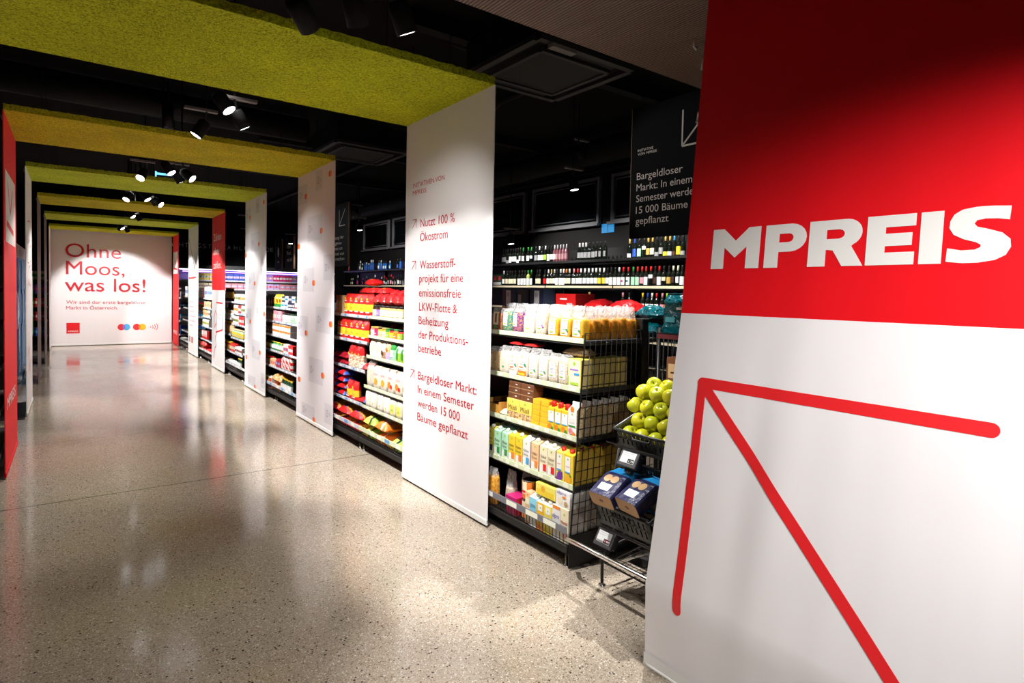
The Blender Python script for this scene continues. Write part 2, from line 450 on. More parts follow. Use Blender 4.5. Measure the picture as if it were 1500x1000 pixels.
def spline(pts, n=6):
    """closed Catmull-Rom curve through the points"""
    o = []; k = len(pts)
    for i in range(k):
        p0, p1, p2, p3 = (Vector(pts[(i+j) % k]) for j in (-1, 0, 1, 2))
        for t in range(n):
            t /= n
            o.append(tuple(.5*((2*p1)+(p2-p0)*t+(2*p0-5*p1+4*p2-p3)*t*t+(3*p1-p0-3*p2+p3)*t**3)))
    return o
def stroke(mb, p0, p1, wdt, m, fn, rounded=True, n=10):
    """a straight line of lettering with round ends, cut into short pieces so that it follows the cloth"""
    a, b = Vector(p0), Vector(p1); d = (b-a).normalized(); q = Vector((-d.y, d.x))*wdt/2
    k = max(2, int((b-a).length/.03)); vs = []
    for i in range(k+1):
        c = a+(b-a)*i/k
        vs += [fn(*(c-q)), fn(*(c+q))]
    mb.add(vs, [(2*i, 2*i+2, 2*i+3, 2*i+1) for i in range(k)], m)
    if rounded:
        for c, sg in ((a, -1), (b, 1)):
            ang = math.atan2(d.y*sg, d.x*sg)
            mb.add([fn(c.x+wdt/2*math.cos(ang-PI/2+PI*i/n), c.y+wdt/2*math.sin(ang-PI/2+PI*i/n)) for i in range(n+1)], [list(range(n+1))], m)
def flat(y=-.002): return lambda x, z: (x, y, z)

# ================================================================== the room
XL, XR, YB, YF, ZC = -2.6, 7.75, 20.4, -2.0, 4.0
struct('floor', MB().box(XL, XR, YF, YB, -.08, 0, FLOOR))
CEIL = mat('black_ceiling', (.008, .0075, .0075), .9, spec=.1)
WALLM = mat('black_wall', (.009, .009, .010), .85, spec=.1)
struct('ceiling', MB().box(XL, XR, YF, YB, ZC, ZC+.1, CEIL))
struct('wall_back', MB().box(XL, XR, YB, YB+.1, 0, ZC, WALLM))
struct('wall_left', MB().box(XL-.1, XL, YF, YB, 0, ZC, WALLM))
struct('wall_right', MB().box(XR, XR+.1, YF, YB, 0, ZC, mat('dark_wall', (.018, .017, .0165), .85, spec=.1)))

# high windows in the far side wall: black frame, night behind the glass
FRM = mat('window_frame_metal', (.22, .22, .225), .45, .2)
def window(n, y0, y1, z0=2.88, z1=3.74):
    f = MB(); X = XR-.03; t = .055
    f.box(X-.05, X+.02, y0, y1, z0, z0+t, FRM).box(X-.05, X+.02, y0, y1, z1-t, z1, FRM)
    f.box(X-.05, X+.02, y0, y0+t, z0+t, z1-t, FRM).box(X-.05, X+.02, y1-t, y1, z0+t, z1-t, FRM)
    f.box(X-.11, X-.05, y0-.03, y1+.03, z0-.03, z0+.015, FRM)
    o = struct('window_%d' % n, f)
    part('pane', MB().box(X-.02, X-.01, y0+t, y1-t, z0+t, z1-t, GLASSDARK), o)
    inner = MB(); a = .10
    inner.tube([(X-.035, y0+a, z0+a), (X-.035, y1-a, z0+a), (X-.035, y1-a, z1-a), (X-.035, y0+a, z1-a)], .012, FRM, 6, True)
    part('inner_frame', inner, o)
for n, (a, b) in enumerate(((5.55, 7.45), (7.75, 9.7), (9.95, 11.9), (12.3, 14.2), (14.5, 16.4), (16.7, 18.6))): window(n+1, a, b)
o = MB().box(XR-.02, XR-.008, 7.42, 7.72, 2.72, 2.88, mat('blue_glow', (.02, .1, .2), .3, emit=(.02, .22, .50), estr=.9))  # glowing panel standing in for a blue window reflection
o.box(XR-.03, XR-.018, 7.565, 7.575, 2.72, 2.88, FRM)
tag(part('blue_reflection_panel', o, None), 'small blue lit sign on the dark wall just below the windows', 'sign')

# text across the back wall
wt = MB()
GREYTXT = mat('grey_lettering', (.70, .71, .76), .5)
for ch, x in [('A', 2.39), ('C', 2.51), ('H', 2.65), ('T', 2.79), ('U', 2.91), ('N', 3.03), ('G', 3.14), ('S', 3.28), ('T', 3.42), ('B', 3.56), ('E', 3.7), ('Z', 3.84), ('A', 3.98), ('H', 4.17), ('L', 4.33), ('U', 4.49), ('N', 4.66), ('G', 4.82), ('E', 4.99), ('D', 5.14), ('E', 5.27)]:
    text(wt, ch, x-.05, x+.05, 2.79, .135, GREYTXT, y=0)
o = part('trim_1', wt, None); o.location = (0, YB-.004, 0); tag(o, None, None, None, 'structure')

# ------------------------------------------------------------------ ceiling services
DUCT = mat('dark_duct', (.011, .0105, .010), .7, spec=.15)
def cassette(label, cx, cy, z, s):
    m = MB(); f = s/2
    fr = mat('cassette_frame', (.035, .033, .032), .5)
    m.box(-f, f, -f, f, .03, .30, DUCT)
    t = thing('air_conditioning_cassette', label, 'air conditioner', (cx, cy, z), 0, 'ceiling cassettes')
    part('housing', m, t)
    g = MB()
    for a in (-1, 1):
        g.box(-f, f, a*f-.03, a*f+.03, 0, .04, fr).box(a*f-.03, a*f+.03, -f+.03, f-.03, 0, .04, fr)
        h = f*.72
        g.box(-h, h, a*h-.02, a*h+.02, -.01, .03, fr).box(a*h-.02, a*h+.02, -h+.02, h-.02, -.01, .03, fr)
    part('grille_frame', g, t)
    part('grille', MB().box(-f*.7, f*.7, -f*.7, f*.7, .0, .025, mat('grille_black', (.006, .006, .006), .6)), t)
    for a in (-1, 1):
        part('air_slot', MB().box(-f*.7, f*.7, a*f*.86-.04, a*f*.86+.04, .01, .035, BLACK), t)
    for px, py in ((-f, -f), (f, f), (-f, f), (f, -f)):
        part('hanger_rod', MB().tube([(px*.9, py*.9, .3), (px*.9, py*.9, ZC-z)], .008, DUCT, 6), t)
    return t
c1 = cassette('square black air conditioner in the ceiling beside the first moss panel', 3.32, 4.02, 3.50, 1.02)
part('receiver', MB().box(-.40, -.16, -.545, -.48, -.03, .0, mat('receiver_grey', (.30, .29, .28), .5)), c1)
cassette('square black air conditioner in the ceiling behind the wide logo banner', 3.25, 8.05, 3.5, 1.0)
def run(name, label, cat, path, r, m=DUCT, n=10):
    tag(part(name, MB().tube(path, r, m, n), None), label, cat)
run('air_duct', 'long round black air duct high over the shelves', 'duct', [(6.2, 2.0, 3.70), (6.2, 19.5, 3.70)], .18)
run('cable_pipe', 'thin black pipe under the ceiling beside the air duct', 'pipe', [(4.2, 2.2, 3.93), (4.2, 6.0, 3.93), (4.35, 6.4, 3.93), (4.35, 19.8, 3.93)], .04)
run('cable_pipe', 'bent black pipe above the first cassette', 'pipe', [(2.8, 4.8, 3.92), (3.9, 5.0, 3.92), (4.0, 5.2, 3.92), (4.1, 5.25, 3.92)], .05)
run('cable_pipe', 'black pipe along the top of the window wall', 'pipe', [(7.5, 2.0, 3.9), (7.5, 19.8, 3.9)], .06)
run('cable_pipe', 'lower black pipe along the top of the window wall', 'pipe', [(7.45, 2.0, 3.78), (7.45, 19.8, 3.78)], .03)
run('air_duct', 'round black air duct crossing above the aisle', 'duct', [(-2.3, 8.25, 3.78), (2.6, 8.35, 3.78)], .16)
run('cable_pipe', 'black pipe crossing above the aisle beside the duct', 'pipe', [(-2.3, 5.75, 3.9), (2.6, 5.95, 3.9)], .04)
for i, y in enumerate((4.6, 7.4, 9.6, 12.4)):
    m = MB().box(2.3, 7.4, y, y+.12, 3.86, 3.995, DUCT)
    tag(part('ceiling_rail', m, None), '%s black mounting rail across the ceiling, counted from the entrance' % ORD[i], 'rail', 'ceiling mounting rails')

# ------------------------------------------------------------------ portals: moss panels with hanging banners
XRB, XLB, ZT = 2.258, -0.438, 2.98
PY = [(3.277, 4.567), (6.257, 7.545), (9.047, 10.327), (11.926, 13.175), (14.831, 16.20), (17.842, 18.978)]
MOSSLAB = ['moss panel hanging over the aisle next to the large text banner', 'ochre moss panel hanging between the red banner and the wide logo banner',
           'moss panel hanging over the narrow logo banner', 'moss panel hanging over the red-topped banner', 'moss panel hanging over the slim white banner',
           'last moss panel, hanging over the end wall banner']
for i, (a, b) in enumerate(PY):
    m = MB()
    rnd = random.Random(i)
    jit = {}
    def fn(u, v, a=a, b=b):
        # cross-section ring (v) swept across the aisle (u): a slab with ragged moss edges
        ring = [(a, 0), (a, .05), (b, .05), (b, 0), (a, 0)]
        k = min(3, int(v*4)); t = v*4-k
        y = ring[k][0]+(ring[k+1][0]-ring[k][0])*t; z = ring[k][1]+(ring[k+1][1]-ring[k][1])*t
        key = (round(u*90), round(v*4) % 4)
        if key not in jit: jit[key] = (rnd.uniform(-.003, .003), rnd.uniform(-.004, .003))
        dy, dz = jit[key]
        if z > .02: z += dz
        return (XLB+(XRB-XLB)*u, y+dy, ZT+z)
    m.grid(fn, 90, 4, MOSS_REDLIT if i in (1, 3) else MOSSG if i in (2, 4) else MOSS, False)
    o = part('moss_canopy', m, None)
    tag(o, MOSSLAB[i], 'moss panel', 'moss panels over the aisle')
    for x in (-.2, 2.0):
        for y in (a+.15, b-.15):
            part('suspension_wire', MB().tube([(x, y, ZT+.05), (x, y, ZC)], .003, DUCT, 5), o)

def banner(side, y0, y1, label, bands, art=None, z1=ZT, hem=WHITE, group='banners along the aisle'):
    """bands: (z0, z1, material); local x runs towards the entrance on the right-hand side, away from it on the left"""
    wdt = y1-y0; m = MB()
    for za, zb, mt in bands: m.box(0, wdt, 0, .006, za, zb, mt)
    o = part('hanging_banner', m, None)
    if side == 'R': o.location = (XRB, y1, 0); o.rotation_euler = (0, 0, -PI/2)
    else: o.location = (XLB, y0, 0); o.rotation_euler = (0, 0, PI/2)
    tag(o, label, 'banner', group)
    part('hem', MB().cbox(0, wdt, -.006, .012, .015, .055, hem, .004), o)
    part('top_batten', MB().box(.01, wdt-.01, .0065, .022, z1-.045, z1-.012, DARK), o)
    if art: art(o, wdt)
    return o

# --- large white text banner
B1F = PY[0][1]
def art_text(o, wd):
    X = lambda y: B1F-y
    m = MB()
    small = [('INITIATIVEN VON', 4.436, 3.923, 2.445, .037), ('MPREIS', 4.439, 4.207, 2.386, .035)]
    lines = [('Nutzt 100 %', 4.299, 3.763, 2.115, .066), ('\u00d6kostrom', 4.300, 3.862, 2.002, .066),
             ('Wasserstoff-', 4.300, 3.743, 1.782, .064), ('projekt f\u00fcr eine', 4.303, 3.633, 1.671, .064), ('emissionsfreie', 4.305, 3.659, 1.557, .064),
             ('LKW-Flotte &', 4.300, 3.709, 1.444, .064), ('Beheizung', 4.304, 3.830, 1.334, .064), ('der Produktions-', 4.305, 3.555, 1.221, .064), ('betriebe', 4.302, 3.931, 1.110, .064),
             ('Bargeldloser Markt:', 4.300, 3.432, .886, .064), ('In einem Semester', 4.304, 3.462, .774, .064), ('werden 15 000', 4.300, 3.648, .663, .064), ('B\u00e4ume gepflanzt', 4.302, 3.533, .552, .064)]
    for t, a, b, z, c in small: part('text_line', text(MB(), t, X(a), X(b), z, c, REDTXT), o)
    for t, a, b, z, c in lines: part('text_line', text(MB(), t, X(a), X(b), z, c, REDTXT), o)
    for z in (2.119, 1.779, .885):
        a = MB(); x0, x1 = X(4.436), X(4.368)
        for p, q in (((x0, z), (x1, z+.065)), ((x0+.004, z+.065), (x1, z+.065)), ((x1, z+.065), (x1, z))): stroke(a, p, q, .006, REDTXT, flat())
        part('arrow_mark', a, o)
banner('R', *PY[0], 'large white banner with red German text and arrow bullets by the caged rack', [(.03, ZT, CL_WHITE)], art_text)

# --- banners with the scattered card pattern
CARD = mat('pale_card_print', (.60, .59, .63), .6)
CARDMARK = mat('grey_card_mark', (.30, .29, .33), .6)
DOTR = mat('dot_red', (.72, .03, .01), .5); DOTO = mat('dot_orange', (.85, .28, .02), .5); DOTM = mat('dot_mixed', (.80, .13, .01), .5)
def card_art(y1, s=1.0):
    dots = [(6.40, 2.86), (7.23, 2.71), (6.67, 2.26), (7.50, 2.12), (6.92, 1.67), (7.18, 1.07), (6.34, 1.22), (6.58, .63), (7.43, .48), (6.86, .075)]
    cards = [(6.88, 6.65, 2.73, 2.95), (7.16, 6.64, 2.16, 2.45), (6.59, 6.30, 1.70, 1.98), (7.32, 6.91, 1.57, 1.85), (7.53, 7.18, 2.63, 2.86), (6.83, 6.34, 1.11, 1.40),
             (7.53, 7.12, 1.02, 1.27), (7.07, 6.57, .51, .80), (7.33, 6.84, .06, .22), (6.51, 6.28, .12, .34)]
    def art(o, wd):
        for a, b, z0, z1 in cards:
            x0, x1 = max(.01, 7.545-a), min(wd-.01, 7.545-b)
            c = part('printed_card', MB().rect(x0, x1, z0, z1, -.0008, CARD), o)
            zm = (z0+z1)/2; xm = x0+.06
            if xm+.15 < x1+.02:
                r = .035; k = MB()
                for p, q in (((xm, zm-r), (xm, zm+r)), ((xm+.055, zm-r), (xm+.055, zm+r)), ((xm, zm-r), (xm+.055, zm-r)), ((xm, zm+r), (xm+.055, zm+r)), ((xm+.0275, zm-r), (xm+.0275, zm+r))):
                    stroke(k, p, q, .008, CARDMARK, flat(-.0016), False)
                for j in range(3):
                    arc = [(xm+.075+j*.014+.012*math.cos(t), zm+(.012+.009*j)*math.sin(t)) for t in (-1.0, -.4, .4, 1.0)]
                    for p, q in zip(arc, arc[1:]): stroke(k, p, q, .006, CARDMARK, flat(-.0016), False)
                part('chip_mark', k, c)
        for y, z in dots:
            x = min(max(7.545-y, .05), wd-.05)
            part('circle_mark', MB().disc(x-.016, z, .034, -.0018, DOTR).disc(x+.020, z, .034, -.0022, DOTO).disc(x+.002, z, .019, -.0026, DOTM, 16, .028), o)
    return art
banner('R', *PY[1], 'wide pale banner with grey cards and orange dots beside the red packet rack', [(.03, ZT, CL_LILAC)], card_art(PY[1][1]))
banner('R', *PY[2], 'narrow-looking pale banner with cards and orange dots beside the red-topped banner', [(.03, ZT, CL_LILAC)], card_art(PY[2][1]))

# --- red-topped banner
def art_zahlen(o, wd):
    X = lambda y: PY[3][1]-y
    m = MB()
    for t, b, z in (('Zahlen', 12.27, 2.50), ('ohne', 12.45, 2.23), ('zahlen.', 12.25, 1.96)): part('text_line', text(MB(), t, X(13.02), X(b), z, .14, WTXT), o)
    d = MB()
    pts = [(12.70, 1.30), (12.12, 1.30), (12.12, .80), (12.75, .72)]
    for p, q in zip(pts, pts[1:]): stroke(d, (X(p[0]), p[1]), (X(q[0]), q[1]), .03, RED, flat())
    pts = [(12.95, .20), (12.85, .40), (12.72, .45), (12.80, .62), (12.66, .72), (12.74, .90), (12.86, .80), (12.93, 1.0), (12.80, 1.14), (12.62, 1.05), (12.70, .86)]
    for p, q in zip(pts, pts[1:]): stroke(d, (X(p[0]), p[1]), (X(q[0]), q[1]), .022, RED, flat())
    for z in (1.16, 1.08, 1.0): stroke(d, (X(12.50), z), (X(12.22), z), .012, mat('pink_print', (.75, .35, .38), .5), flat())
    part('line_drawing', d, o)
banner('R', *PY[3], 'banner with a red upper half and white lower half, white lettering on top', [(.03, 1.54, CL_WHITE), (1.54, ZT, CL_RED)], art_zahlen)

# --- slim white banner
def art_slim(o, wd):
    X = lambda y: PY[4][1]-y
    d = MB(); BR = mat('brown_line', (.20, .12, .10), .5)
    stroke(d, (X(16.1), 2.75), (X(15.12), 1.86), .035, BR, flat(), False)  # dark diagonal across the cloth, drawn as a brown stroke
    stroke(d, (X(16.1), 1.80), (X(15.08), 1.81), .04, RED, flat())
    part('arrow_mark', d, o)
    t = MB(); PK = mat('faded_pink_print', (.72, .42, .48), .55)
    for i, (s, b) in enumerate((('Initiativen', 15.2), ('aus Tirol', 15.3), ('regional', 15.35), ('nachhaltig', 15.15), ('bargeldlos', 15.2), ('sparen', 15.5))): stroke(t, (X(15.98), 1.24-i*.11), (X(b), 1.24-i*.11), .03, PK, flat(), False)
    part('lettering', t, o)
    g = MB(); g.rect(X(16.07), X(15.85), .28, .42, -.002, CARDMARK).rect(X(15.72), X(15.5), .28, .42, -.002, DOTR)
    part('small_logos', g, o)
banner('R', *PY[4], 'slim white banner with a brown diagonal line and a red bar', [(.03, ZT, CL_WHITE)], art_slim)

# --- red banner next to the end wall
def art_red(z_txt):
    def art(o, wd):
        d = MB(); d.rect(.12, wd-.16, 1.94, 2.53, -.002, WHITE); part('white_card', d, o)
        k = MB(); stroke(k, (.3, 2.45), (.55, 2.2), .03, RED, flat(-.004)); stroke(k, (.55, 2.2), (.8, 2.42), .03, RED, flat(-.004)); stroke(k, (.2, 2.1), (.9, 2.05), .05, RED, flat(-.004), False)
        part('line_drawing', k, o)
        t = MB(); text(t, 'MPREIS', .18, wd-.25, z_txt, .10, WTXT); part('lettering', t, o)
    return art
banner('R', *PY[5], 'red banner with a white card standing beside the end wall banner', [(.03, ZT, CL_RED)], art_red(.30), hem=CL_RED)
# left-hand side
banner('L', *PY[1], 'red banner with a white card in front of the dark shelves', [(.03, ZT, CL_RED)], art_red(.54), hem=CL_RED)
def art_script(o, wd):
    d = MB(); rnd = random.Random(5)
    for zc in (2.35, 2.1, 1.85, 1.62):
        p = (.35, zc)
        for j in range(7):
            q = (p[0]+.09, zc+rnd.uniform(-.06, .06)); stroke(d, p, q, .014, REDTXT, flat()); p = q
    pts = [(.5, 1.0), (.35, .7), (.6, .8), (.45, .5), (.7, .62), (.8, .45)]
    for p, q in zip(pts, pts[1:]): stroke(d, p, q, .02, REDTXT, flat())
    part('script_lines', d, o)
banner('L', *PY[2], 'white banner with faint red script beside the blue glass cooler', [(.03, ZT, CL_WHITE)], art_script)
banner('L', *PY[3], 'dark brown banner beyond the white script banner', [(.03, ZT, CL_BROWN)], None, hem=CL_BROWN)
banner('L', *PY[4], 'dark brown banner beside the green poster, near the end wall', [(.03, ZT, CL_BROWN)], None, hem=CL_BROWN)
banner('L', *PY[5], 'pale banner edge adjoining the end wall banner', [(.03, ZT, CL_WHITE)], None)
banner('L', *PY[0], 'white banner across the aisle from the large text banner', [(.03, ZT, CL_WHITE)], None)

# --- end wall banner
def fn_wr(x, z): return .0012*math.sin(x*7+z*2.3)+.001*math.sin(z*5-x*3)
m = MB()
YE = 19.08
m.grid(lambda u, v: (2.72*u, fn_wr(2.72*u, 3.02*v), .03+3.02*v), 40, 40, CL_WHITE)
m.grid(lambda u, v: (2.72*(1-u), .012+fn_wr(2.72*(1-u), 3.02*v), .03+3.02*v), 20, 20, CL_WHITE)
eb = part('hanging_banner', m, None); eb.location = (-.475, YE, 0)
tag(eb, 'big white end wall banner lettered Ohne Moos, was los! at the end of the aisle', 'banner')
part('hem', MB().cbox(0, 2.72, -.010, .016, .012, .055, WHITE, .004), eb)
part('top_batten', MB().box(0, 2.72, .018, .05, 2.98, 3.04, DARK), eb)
XE = lambda x: x+.475
t = MB()
part('text_line', text(MB(), 'Ohne', XE(-.142), XE(1.053), 2.305, .345, REDTXT, y=-.014), eb)
part('text_line', text(MB(), 'Moos,', XE(-.127), XE(1.134), 1.855, .345, REDTXT, y=-.014), eb)
part('text_line', text(MB(), 'was los!', XE(-.151), XE(1.613), 1.424, .345, REDTXT, y=-.014), eb)
t = MB()
part('text_line', text(MB(), 'Wir sind der erste bargeldlose', XE(-.129), XE(1.613), 1.094, .088, REDTXT, y=-.0045), eb)
part('text_line', text(MB(), 'Markt in \u00d6sterreich.', XE(-.13), XE(.986), .946, .088, REDTXT, y=-.0045), eb)
t = MB(); t.rect(XE(-.124), XE(.154), .324, .60, -.0035, RED)
text(t, 'MPREIS', XE(-.09), XE(.12), .36, .04, WTXT, y=-.0050)
part('red_logo', t, eb)
t = MB()
LR = mat('logo_red', (.75, .03, .04), .5); LB = mat('logo_blue', (.08, .42, .78), .5); LV = mat('logo_violet', (.25, .14, .62), .5); LY = mat('logo_yellow', (.85, .48, .02), .5); LO = mat('logo_orange', (.82, .22, .02), .5)
t.disc(XE(1.06), .47, .085, -.0035, LR, 24).disc(XE(1.178), .47, .085, -.0050, LB, 24).disc(XE(1.12), .47, .032, -.0064, LV, 24, .058)
t.disc(XE(1.41), .47, .085, -.0035, LR, 24).disc(XE(1.54), .47, .085, -.0050, LY, 24).disc(XE(1.475), .47, .028, -.0064, LO, 24, .052)
part('card_logos', t, eb)
t = MB()
for j in range(4):
    R = .04+.055*j; arc = [(XE(1.70)+R*math.cos(a), .465+R*.75*math.sin(a)) for a in [(-.62+.155*k) for k in range(9)]]
    for p, q in zip(arc, arc[1:]): stroke(t, p, q, .014, LR, flat(-.0064), False)
part('contactless_waves', t, eb)

# --- the big near banner, hung over the fruit stand and bulging into the aisle
NZ = [.02, .37, .55, .957, 1.525, 2.22, 2.925, 3.3]; NX = [1.975, 1.966, 2.0, 2.07, 2.157, 2.221, 2.286, 2.32]
def nbx(z):
    z = min(max(z, NZ[0]), NZ[-1])
    for a, b, c, d in zip(NZ, NZ[1:], NX, NX[1:]):
        if z <= b: return c+(d-c)*(z-a)/(b-a)
def ripple(y, z):
    k = max(0, 1-abs(z-.75)/.9)
    w0 = .005*math.exp(-((y-1.32+.06*z)/.07)**2)*k - .004*math.exp(-((y-1.18+.05*z)/.07)**2)*k
    return w0+.004*math.sin(y*9+z*1.3)*max(0, 1.2-z)*.5
def nbp(y, z, off=0.0): return (nbx(z)+ripple(y, z)-off, y, z)
NY0, NY1 = .30, 1.65
m = MB()
zz = [.03, .15, .3, .37]+[.37+.0357*i for i in range(1, 80)]
zz = [z for z in zz if z < 3.22]
def nbgrid(z_lo, z_hi, mt, back=0.0):
    lv = [z_lo]+[z for z in zz if z_lo+.01 < z < z_hi-.01]+[z_hi]
    n = 90
    vs = [(nbx(z)+ripple(NY1+(NY0-NY1)*i/n, z)+back, NY1+(NY0-NY1)*i/n, z) for z in lv for i in range(n+1)]
    fs = [(j*(n+1)+i, j*(n+1)+i+1, (j+1)*(n+1)+i+1, (j+1)*(n+1)+i) for j in range(len(lv)-1) for i in range(n)]
    if back: fs = [f[::-1] for f in fs]
    m.add(vs, fs, mt, True)
nbgrid(.03, 1.527, CL_WHITE); nbgrid(1.527, 3.2, CL_RED)
nbgrid(.03, 1.527, CL_WHITE, .005); nbgrid(1.527, 3.2, CL_RED, .005)
nb = part('hanging_banner', m, None)
tag(nb, 'huge red and white banner with big white lettering and red arrow over the fruit stand', 'banner')
hm = MB()
hy = [NY1+.002-(NY1-NY0)*i/40 for i in range(41)]
for off in (.006, -.009):
    hv = [nbp(y, z, off) for z in (.02, .045, .072) for y in hy]
    hf = [(j*41+i, j*41+i+1, (j+1)*41+i+1, (j+1)*41+i) for j in range(2) for i in range(40)]
    hm.add(hv, hf if off > 0 else [f[::-1] for f in hf], WHITE, True)
hm.tube([nbp(y, .022, .0) for y in hy], .010, WHITE, 8)
part('hem', hm, nb)
pt = lambda u, z: nbp(-u, z, .0014)
pt2 = lambda u, z: nbp(-u, z, .0019)
pt3 = lambda u, z: nbp(-u, z, .0024)          # lettering coordinate u = -Y
lt = MB()
def glyph(loops, y0, y1, z0=1.718, z1=1.884):
    lp = [[(-(y0+(y1-y0)*px), z0+(z1-z0)*pz) for px, pz in l] for l in loops]
    outline(lt, lp, WTXT, pt)
arc = lambda cx, cz, rx, rz, a0, a1, n=10: [(cx+rx*math.cos(math.radians(a0+(a1-a0)*i/n)), cz+rz*math.sin(math.radians(a0+(a1-a0)*i/n))) for i in range(n+1)]
glyph([[(0, 0), (0, 1), (.24, 1), (.5, .69), (.76, 1), (1, 1), (1, 0), (.73, 0), (.73, .53), (.5, .27), (.27, .53), (.27, 0)]], 1.519, 1.302)
glyph([[(0, 0), (0, 1), (.62, 1)]+arc(.62, .68, .38, .32, 85, -85)+[(.62, .36), (.35, .36), (.35, 0)], [(.35, .58), (.35, .78), (.58, .78)]+arc(.58, .68, .11, .10, 80, -80, 6)+[(.58, .58)]], 1.281, 1.118)
glyph([[(0, 0), (0, 1), (.70, 1)]+arc(.70, .71, .28, .29, 85, -62)+[(.80, .42), (1.02, 0), (.65, 0), (.47, .34), (.34, .36), (.34, 0)], [(.34, .59), (.34, .79), (.56, .79)]+arc(.56, .69, .11, .10, 80, -80, 6)+[(.56, .59)]], 1.109, .922)
glyph([[(0, 0), (0, 1), (1, 1), (1, .76), (.40, .76), (.40, .63), (.94, .63), (.94, .38), (.40, .38), (.40, .25), (1, .25), (1, 0)]], .911, .765)
glyph([[(0, 0), (0, 1), (1, 1), (1, 0)]], .752, .690)
S = [(1435, 67), (1431, 128), (1385, 122), (1330, 121), (1292, 128), (1282, 143), (1296, 157), (1345, 168), (1405, 186), (1440, 215), (1444, 250), (1425, 285), (1380, 307), (1310, 317), (1240, 318), (1162, 310), (1165, 250), (1230, 261), (1290, 259), (1315, 248), (1315, 238), (1295, 226), (1240, 212), (1190, 190), (1169, 160), (1171, 130), (1188, 100), (1224, 79), (1285, 68), (1350, 65)]
glyph([[((x-1160)/284, (z_ - 0) / 1.0) for x, z_ in [(p[0], 1-(p[1]-(80-(p[0]-1160)*.055))/((318-(p[0]-1160)*0)-(80-(p[0]-1160)*.055))) for p in S]]], .679, .520)
part('lettering', lt, nb)
ar = MB()
corner = (-1.499, 1.242)
stroke(ar, corner, (-.530, 1.235), .043, mat('arrow_red', (.78, .015, .02), .5), pt)
AR = MATS['arrow_red']
stroke(ar, corner, (-1.487, .325), .041, AR, pt2)
stroke(ar, corner, (-.36, .10), .043, AR, pt3)
part('arrow', ar, nb)
cp = MB()
for z in (2.38, 2.62):
    cp.tube([(nbx(z)+.012, 1.665, z), (nbx(z)+.05, 1.69, z+.02), (nbx(z)+.03, 1.67, z+.05)], .006, WHITE, 6)
part('clip', cp, nb)

# brown corrugated ceiling sheet the near banner hangs from
cs = MB().box(-1.4, 3.42, -1.2, 2.50, 3.0, 3.035, CORR)
o = part('suspended_ceiling_sheet', cs, None)
tag(o, 'dark brown corrugated sheet hanging over the huge red and white banner', 'ceiling sheet')
for x, y in ((3.2, 2.3), (3.2, .2), (-.6, 2.3), (1.4, 2.3)):
    part('suspension_wire', MB().tube([(x, y, 3.035), (x, y, ZC)], .004, DUCT, 5), o)
part('hook', MB().tube([(2.72, 2.05, 3.0), (2.72, 2.05, 2.96), (2.74, 2.05, 2.95), (2.75, 2.05, 2.97)], .006, WHITE, 6), o)
nb_b = MB().box(2.29, 2.33, NY0, NY1-.02, 3.0-.05, 2.999, DARK)
part('batten', nb_b, o)

# ================================================================== shelf racks along the aisle
RAILG = mat('price_rail_pale', (.62, .68, .46), .4); RAILB = mat('price_rail_bluish', (.50, .53, .60), .4); RAILD = mat('price_rail_grey', (.16, .165, .19), .4)
TAGW = mat('price_tag_paper', (.80, .82, .70), .5); TAGB = mat('price_tag_blue', (.10, .30, .55), .5)
DECK = mat('dark_shelf_board', (.035, .035, .036), .45, .2)
def xf(z): return 2.300 if z < .2 else 2.295+.0715*z
XMID = 2.915
def shelf(parent, y0, y1, z, x0, x1, rail, tags=True, sgn=1, seed=0):
    s = part('shelf', MB().cbox(min(x0, x1), max(x0, x1), y0+.004, y1-.004, z-.03, z, DECK, .002), parent)
    r = MB(); xr = x0-.007*sgn
    r.cbox(min(xr, xr+.006*sgn), max(xr, xr+.006*sgn), y0+.006, y1-.006, z-.018, z+.013, rail, .001)
    if tags:
        rd = random.Random(seed+int(z*100)); y = y0+.04
        while y < y1-.12:
            wd = rd.uniform(.035, .06); xt = xr-.0008*sgn
            r.quad((xt, y+wd, z-.013), (xt, y, z-.013), (xt, y, z+.008), (xt, y+wd, z+.008), rd.choice([TAGW, TAGW, PAPER, TAGB if rail is RAILB else TAGW]))
            y += wd+rd.uniform(.03, .09)
    part('price_rail', r, s)
    return s
